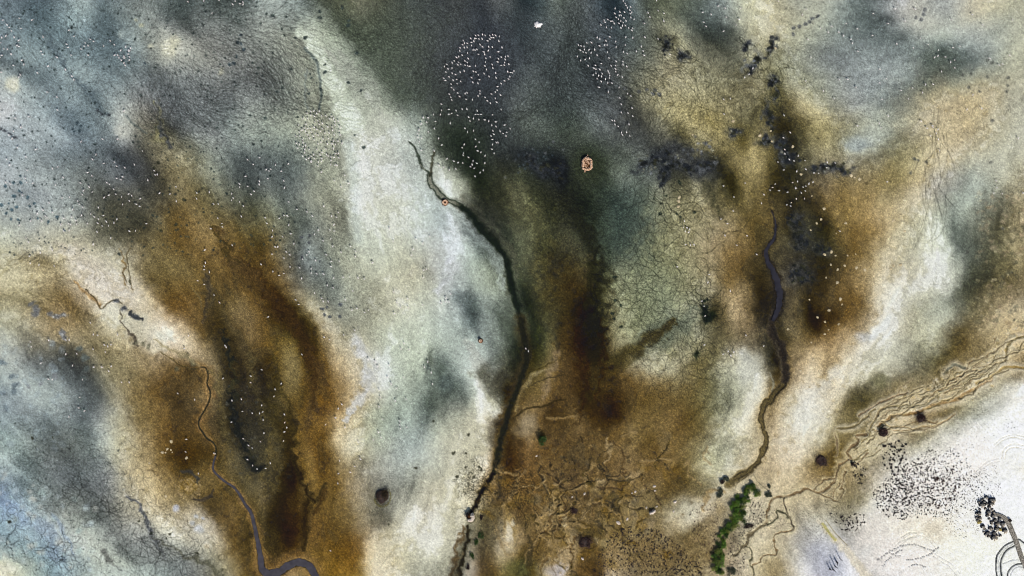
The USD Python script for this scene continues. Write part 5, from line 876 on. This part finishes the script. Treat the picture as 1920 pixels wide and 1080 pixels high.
upright(1179, 863, 1.9, .13, 'lone dark stick on the ochre mud above the pale stones')
for bx, by, h, r, label in [(500, 955, 2.7, .24, 'leftmost of the five dark dead plants in a row on the lilac salt'), (552, 965, 3.0, .24, 'second of the five dark dead plants from the left on the lilac salt'), (585, 905, 4.2, .20, 'middle of the five dark dead plants, tall, on the lilac salt'), (615, 840, 2.3, .30, 'thick forked stem, fourth of the five on the lilac salt'), (672, 785, 3.9, .16, 'rightmost and thinnest of the five dark dead plants on the lilac salt')]:
    upright(1500 + bx / 9, 960 + by / 9, h, r, label, name='dead_plant', cat='dead plant')
# the yellow strip
c = spline(pairs("1542,981 1548,990 1555,1000 1561,1007 1567,1013"), .5); i = rg.integers(0, len(c), 900); q = c[i] + rg.normal(0, 1, (900, 2)) * (1.0 + .9 * np.abs(np.sin(i / 7)))[:, None]
m_ = usdkit.mesh(stage, '/World/yellow_ground_plants', leaves(np.array([P(a, b, .06 + float(ground_z(a, b))) for a, b in q]), .13, rg, 1.5), yellow_plant)
tag(m_, 'narrow speckled strip of low yellow plants on the lilac salt', 'plants', kind='stuff')

# ---------------------------------------------------------------- dirt track and the heaps tipped at its end
c = spline(pairs("1862,964 1872,966 1881,970 1888,977 1893,986 1897,996 1901,1006 1906,1018 1911,1034 1916,1048 1924,1066"), 1.0)
d = np.gradient(c, axis=0); n_ = np.column_stack([-d[:, 1], d[:, 0]]) / np.hypot(*d.T)[:, None]
prof = [(-5.2, -.1), (-4.4, .15), (-3.6, .48), (-2.8, .44), (-2.0, .18), (-1.1, .36), (0, .44), (1.1, .36), (2.0, .18), (2.8, .44), (3.6, .48), (4.4, .15), (5.2, -.1)]
gz = float(np.median(ground_z(*c.T)))
V = np.array([[P(*(c[i] + n_[i] * (o * (.75 + .25 * min(1, i / 25)) + .5 * rg.normal(0, .5))), gz + z_ + rg.normal(0, .05)) for o, z_ in prof] for i in range(len(c))]).reshape(-1, 3)
k = len(prof); F = np.array([[i * k + j, (i + 1) * k + j, (i + 1) * k + j + 1, i * k + j + 1] for i in range(len(c) - 1) for j in range(k - 1)])
m_ = usdkit.mesh(stage, '/World/dirt_track', (V, F[:, ::-1]), track_dirt, smooth=True); tag(m_, 'raised rutted dirt track running out on the white salt', 'track', kind='structure')
HEAPS = pairs("370,200 330,242 345,278 380,240 410,265 440,210 475,242 480,222 445,290 400,304 288,362 320,382 288,420 302,446 345,430 440,358 422,392 432,424 470,330 492,360 490,398 500,446 455,494 522,496 550,470 370,530 400,550 450,544 490,548 520,542 380,574 400,600 430,584 500,590 440,632 490,640 525,654 570,610 615,570 575,524 560,440 465,460 590,494 540,514 520,614 355,215 415,205 460,225 340,320 430,350")
h0 = None
for p in HEAPS:
    px, py = 1780 + p[0] / 6, 900 + p[1] / 6; k = rg.uniform(.5, 1.35); loc = P(px + .8 + rg.normal(0, 1), py + 1.2 + rg.normal(0, 1), float(ground_z(px, py)) - .1)
    label = 'pale earth heap with added shadow lumps, ' + ('in the top cluster beyond the dirt track end' if p[1] < 312 and p[0] < 465 else 'on the left rim of the tipped heaps' if p[0] < 360 and p[1] < 480 else 'in the bottom rows of the tipped heaps' if p[1] > 518 else 'right where the dirt track ends')
    if h0 is None:
        h0 = thing('earth_heap', loc, label, 'earth heap', 'tipped earth heaps at the track end', 0, k)
        part(h0, 'heap', rock(np.random.default_rng(8), .52, .48, 1.45, 3, .22), earth)
        [part(h0, 'wet_spoil', (lambda vf: (vf[0] + np.array([dx, dy, .05]), vf[1]))(rock(np.random.default_rng(81 + k_), .42, .36, .62, 2, .25)), wet_spoil) for k_, (dx, dy) in enumerate([(-.45, .42), (.1, .55), (-.6, -.05)])]  # dark lumps added up-left of the heap to deepen its shadow by colour
        [part(h0, 'clod', stones(np.random.default_rng(9 + i), [q], .22), earth) for i, q in enumerate([(.6, .2, .1), (-.5, .45, .1), (.1, -.65, .1), (.5, -.4, .15)])]
    else: copy(h0, loc, label, 'earth heap', 'tipped earth heaps at the track end', rg.uniform(-.5, .5), (k, k * rg.uniform(.75, 1.2), k * rg.uniform(.8, 1.15)))
for (a, b), label in [((332, 470), 'yellow-brown earth heap on the left rim of the tipped heaps'), ((566, 558), 'yellow-brown earth heap low on the right among the tipped heaps')]:
    t_ = thing('yellow_heap', P(1780 + a / 6, 900 + b / 6, float(ground_z(1840, 980)) - .1), label, 'earth heap'); part(t_, 'heap', rock(rg, .75, .65, .8, 3, .2), earth_yellow); [part(t_, 'clod', stones(rg, [q], .22), earth_yellow) for q in [(.7, .1, .1), (-.3, .6, .1)]]

# ---------------------------------------------------------------- salt-loving tufts: the 300 largest singly, the rest as ground cover
def tuft_mesh(seed, n=34):
    rg = np.random.default_rng(seed); tr = []
    for a in rg.uniform(0, 6.28, n):
        lean = rg.uniform(.15, 1.0); q = np.array([math.cos(a) * lean, math.sin(a) * lean, rg.uniform(.55, 1.0) * (1.15 - .6 * lean)]); s = np.array([-math.sin(a), math.cos(a), 0]) * .16
        o = np.array([math.cos(a), math.sin(a), 0]) * .15; tr.append((np.array([o - s, o + s, o * .5 + q + s * .5, o * .5 + q - s * .5]), np.array([[0, 1, 2], [0, 2, 3]])))
    core = rock(rg, .55, .55, .6, 1, .2)
    return join((core[0] + [0, 0, .1], core[1]), *tr)
TUFTS = [tuft_mesh(s) for s in (1, 2, 3)]
def inside(poly, pts_):
    x, y = pts_[:, 0], pts_[:, 1]; c = np.zeros(len(pts_), bool); n = len(poly)
    for i in range(n):
        (x0, y0), (x1, y1) = poly[i], poly[(i + 1) % n]
        c ^= ((y0 > y) != (y1 > y)) & (x < (x1 - x0) * (y - y0) / (y1 - y0 + 1e-12) + x0)
    return c
def sow(n, poly, seed, centre=None, spread=None):
    rg = np.random.default_rng(seed); poly = np.array(poly, float); out = np.zeros((0, 2))
    while len(out) < n:
        q = rg.normal(centre, spread, (n * 4, 2)) if centre is not None else rg.uniform(poly.min(0), poly.max(0), (n * 4, 2))
        out = np.vstack([out, q[inside(poly, q)]])
    return out[:n]
WHITE = [(1632, 925), (1668, 890), (1710, 862), (1760, 832), (1800, 838), (1822, 875), (1850, 895), (1838, 950), (1785, 985), (1740, 965), (1700, 975), (1665, 972), (1640, 950)]
FIELDS = [  # label, polygon, count, size range (m), seed, centre, spread
    ('blackish tuft on the white salt at the right of the winding rills', WHITE, 640, (.17, .37), 61, (1692, 922), (44, 34), 0),
    ('blackish tuft on the white salt at the right of the winding rills', WHITE, 1500, (.09, .27), 62, (1735, 905), (66, 50), 0),
    ('reddish tuft on the white salt between the dark tufts and the tipped heaps', [(1755, 890), (1790, 870), (1810, 900), (1790, 940), (1755, 960), (1730, 940)], 110, (.18, .38), 63, None, None, 1),
    ('fine reddish sprig on the salt left of the tipped heaps', [(1790, 890), (1868, 870), (1880, 925), (1830, 960), (1840, 1000), (1800, 1012), (1770, 990)], 700, (.06, .18), 64, None, None, 1),
    ('blackish tuft beside the yellow strip', [(1552, 960), (1580, 965), (1615, 958), (1625, 975), (1600, 1000), (1575, 992)], 90, (.16, .38), 65, None, None, 0),
    ('small dark sprig on the lilac salt', [(1495, 955), (1545, 965), (1555, 1000), (1540, 1020), (1510, 1010)], 180, (.07, .19), 66, None, None, 0),
    ('dark tuft of the dense field at the bottom edge', [(1108, 1085), (1118, 1045), (1140, 1012), (1152, 996), (1180, 986), (1232, 992), (1280, 1028), (1306, 1056), (1330, 1085)], 1100, (.12, .34), 67, None, None, 0),
    ('reddish tuft left of the green thicket', [(1290, 960), (1340, 935), (1352, 985), (1332, 1085), (1310, 1085)], 260, (.1, .26), 68, None, None, 1),
    ('dark sprig on the speckled sand right of the green thicket', [(1398, 930), (1428, 938), (1430, 975), (1400, 1005), (1395, 1085), (1362, 1085), (1368, 1010), (1395, 960)], 600, (.08, .26), 69, None, None, 0),
    ('dark sprig in the loops of the dry ditches', [(1440, 950), (1480, 955), (1480, 990), (1440, 990), (1430, 1000), (1420, 970)], 70, (.12, .26), 70, None, None, 0),
    ('dark tuft on the ochre bank beside the white salt', [(1590, 860), (1622, 875), (1625, 905), (1608, 908), (1598, 885)], 60, (.18, .4), 71, None, None, 0),
    ('dark tuft on the ochre bank beside the white salt', [(1652, 830), (1700, 825), (1698, 885), (1680, 892), (1655, 880)], 110, (.2, .55), 72, None, None, 0),
    ('pale-footed sprig on the tan bank', [(1500, 880), (1620, 870), (1640, 940), (1560, 960), (1500, 950)], 120, (.08, .2), 73, None, None, 0),
    ('dark sprig on the brown gullied mud', [(985, 840), (1130, 850), (1250, 900), (1240, 990), (1110, 1010), (1080, 1080), (985, 1080)], 420, (.07, .22), 76, None, None, 0),
    ('small dark sprig scattered on the outer salt', [(1700, 780), (1830, 740), (1920, 800), (1800, 850), (1690, 860)], 420, (.06, .17), 74, None, None, 0),
    ('dark sprig on the grey bed by the lower centre creek', [(900, 960), (945, 950), (940, 1080), (890, 1080)], 160, (.07, .2), 75, None, None, 0)]
ALL = []
for label, poly, n, (s0, s1), sd, cen, spr, red in FIELDS:
    rg2 = np.random.default_rng(sd + 1000); pts_ = sow(n, poly, sd, cen, spr)
    for p in pts_: ALL.append((s0 + (s1 - s0) * rg2.random() ** 1.7, p[0], p[1], label, red, rg2.uniform(0, 6.28), int(rg2.integers(0, 3))))
ALL.sort(key=lambda a: -a[0])
proto = {}
GR = {}
for s_, px, py, label, red, rot, kind in ALL[:300]:
    if 'dense field' in label: label = 'dark tuft in the ' + ('left' if px < 1180 else 'middle' if px < 1250 else 'right') + ' of the dense field at the bottom edge'
    if 'right of the winding' in label: label = 'blackish tuft on white salt, ' + ('upper' if py < 895 else 'lower') + (' left' if px < 1700 else ' right') + ' part of the field beside the winding rills'
    loc = P(px, py, max(0, float(ground_z(px, py))) - .03); key = (kind, red)
    group = 'tufts of the bottom field' if 'dense field' in label else 'tufts on the white salt' if 'white salt' in label else label.split(' ', 1)[1][:70]
    if key not in proto:
        proto[key] = thing('salt_tuft', loc, label, 'tuft', group, rot, s_); part(proto[key], 'blades', TUFTS[kind], tuft_red if red else tuft_dark)
    else: copy(proto[key], loc, label, 'tuft', group, rot, (s_, s_, s_ * .9))
rest = ALL[300:]
inst2 = UsdGeom.PointInstancer.Define(stage, '/World/salt_tuft_cover'); tag(inst2, 'countless small dark and reddish tufts speckling the salt and sand', 'tufts', kind='stuff')
for red in (0, 1):
    for kind in range(3): inst2.GetPrototypesRel().AddTarget(part(inst2, ('reddish_tuft', 'dark_tuft')[1 - red], TUFTS[kind], tuft_red if red else tuft_dark).GetPath())
fill(inst2, [P(a[1], a[2], max(0, float(ground_z(a[1], a[2]))) - .03) for a in rest], [a[5] for a in rest], [[a[0]] * 3 for a in rest], [a[4] * 3 + a[6] for a in rest])
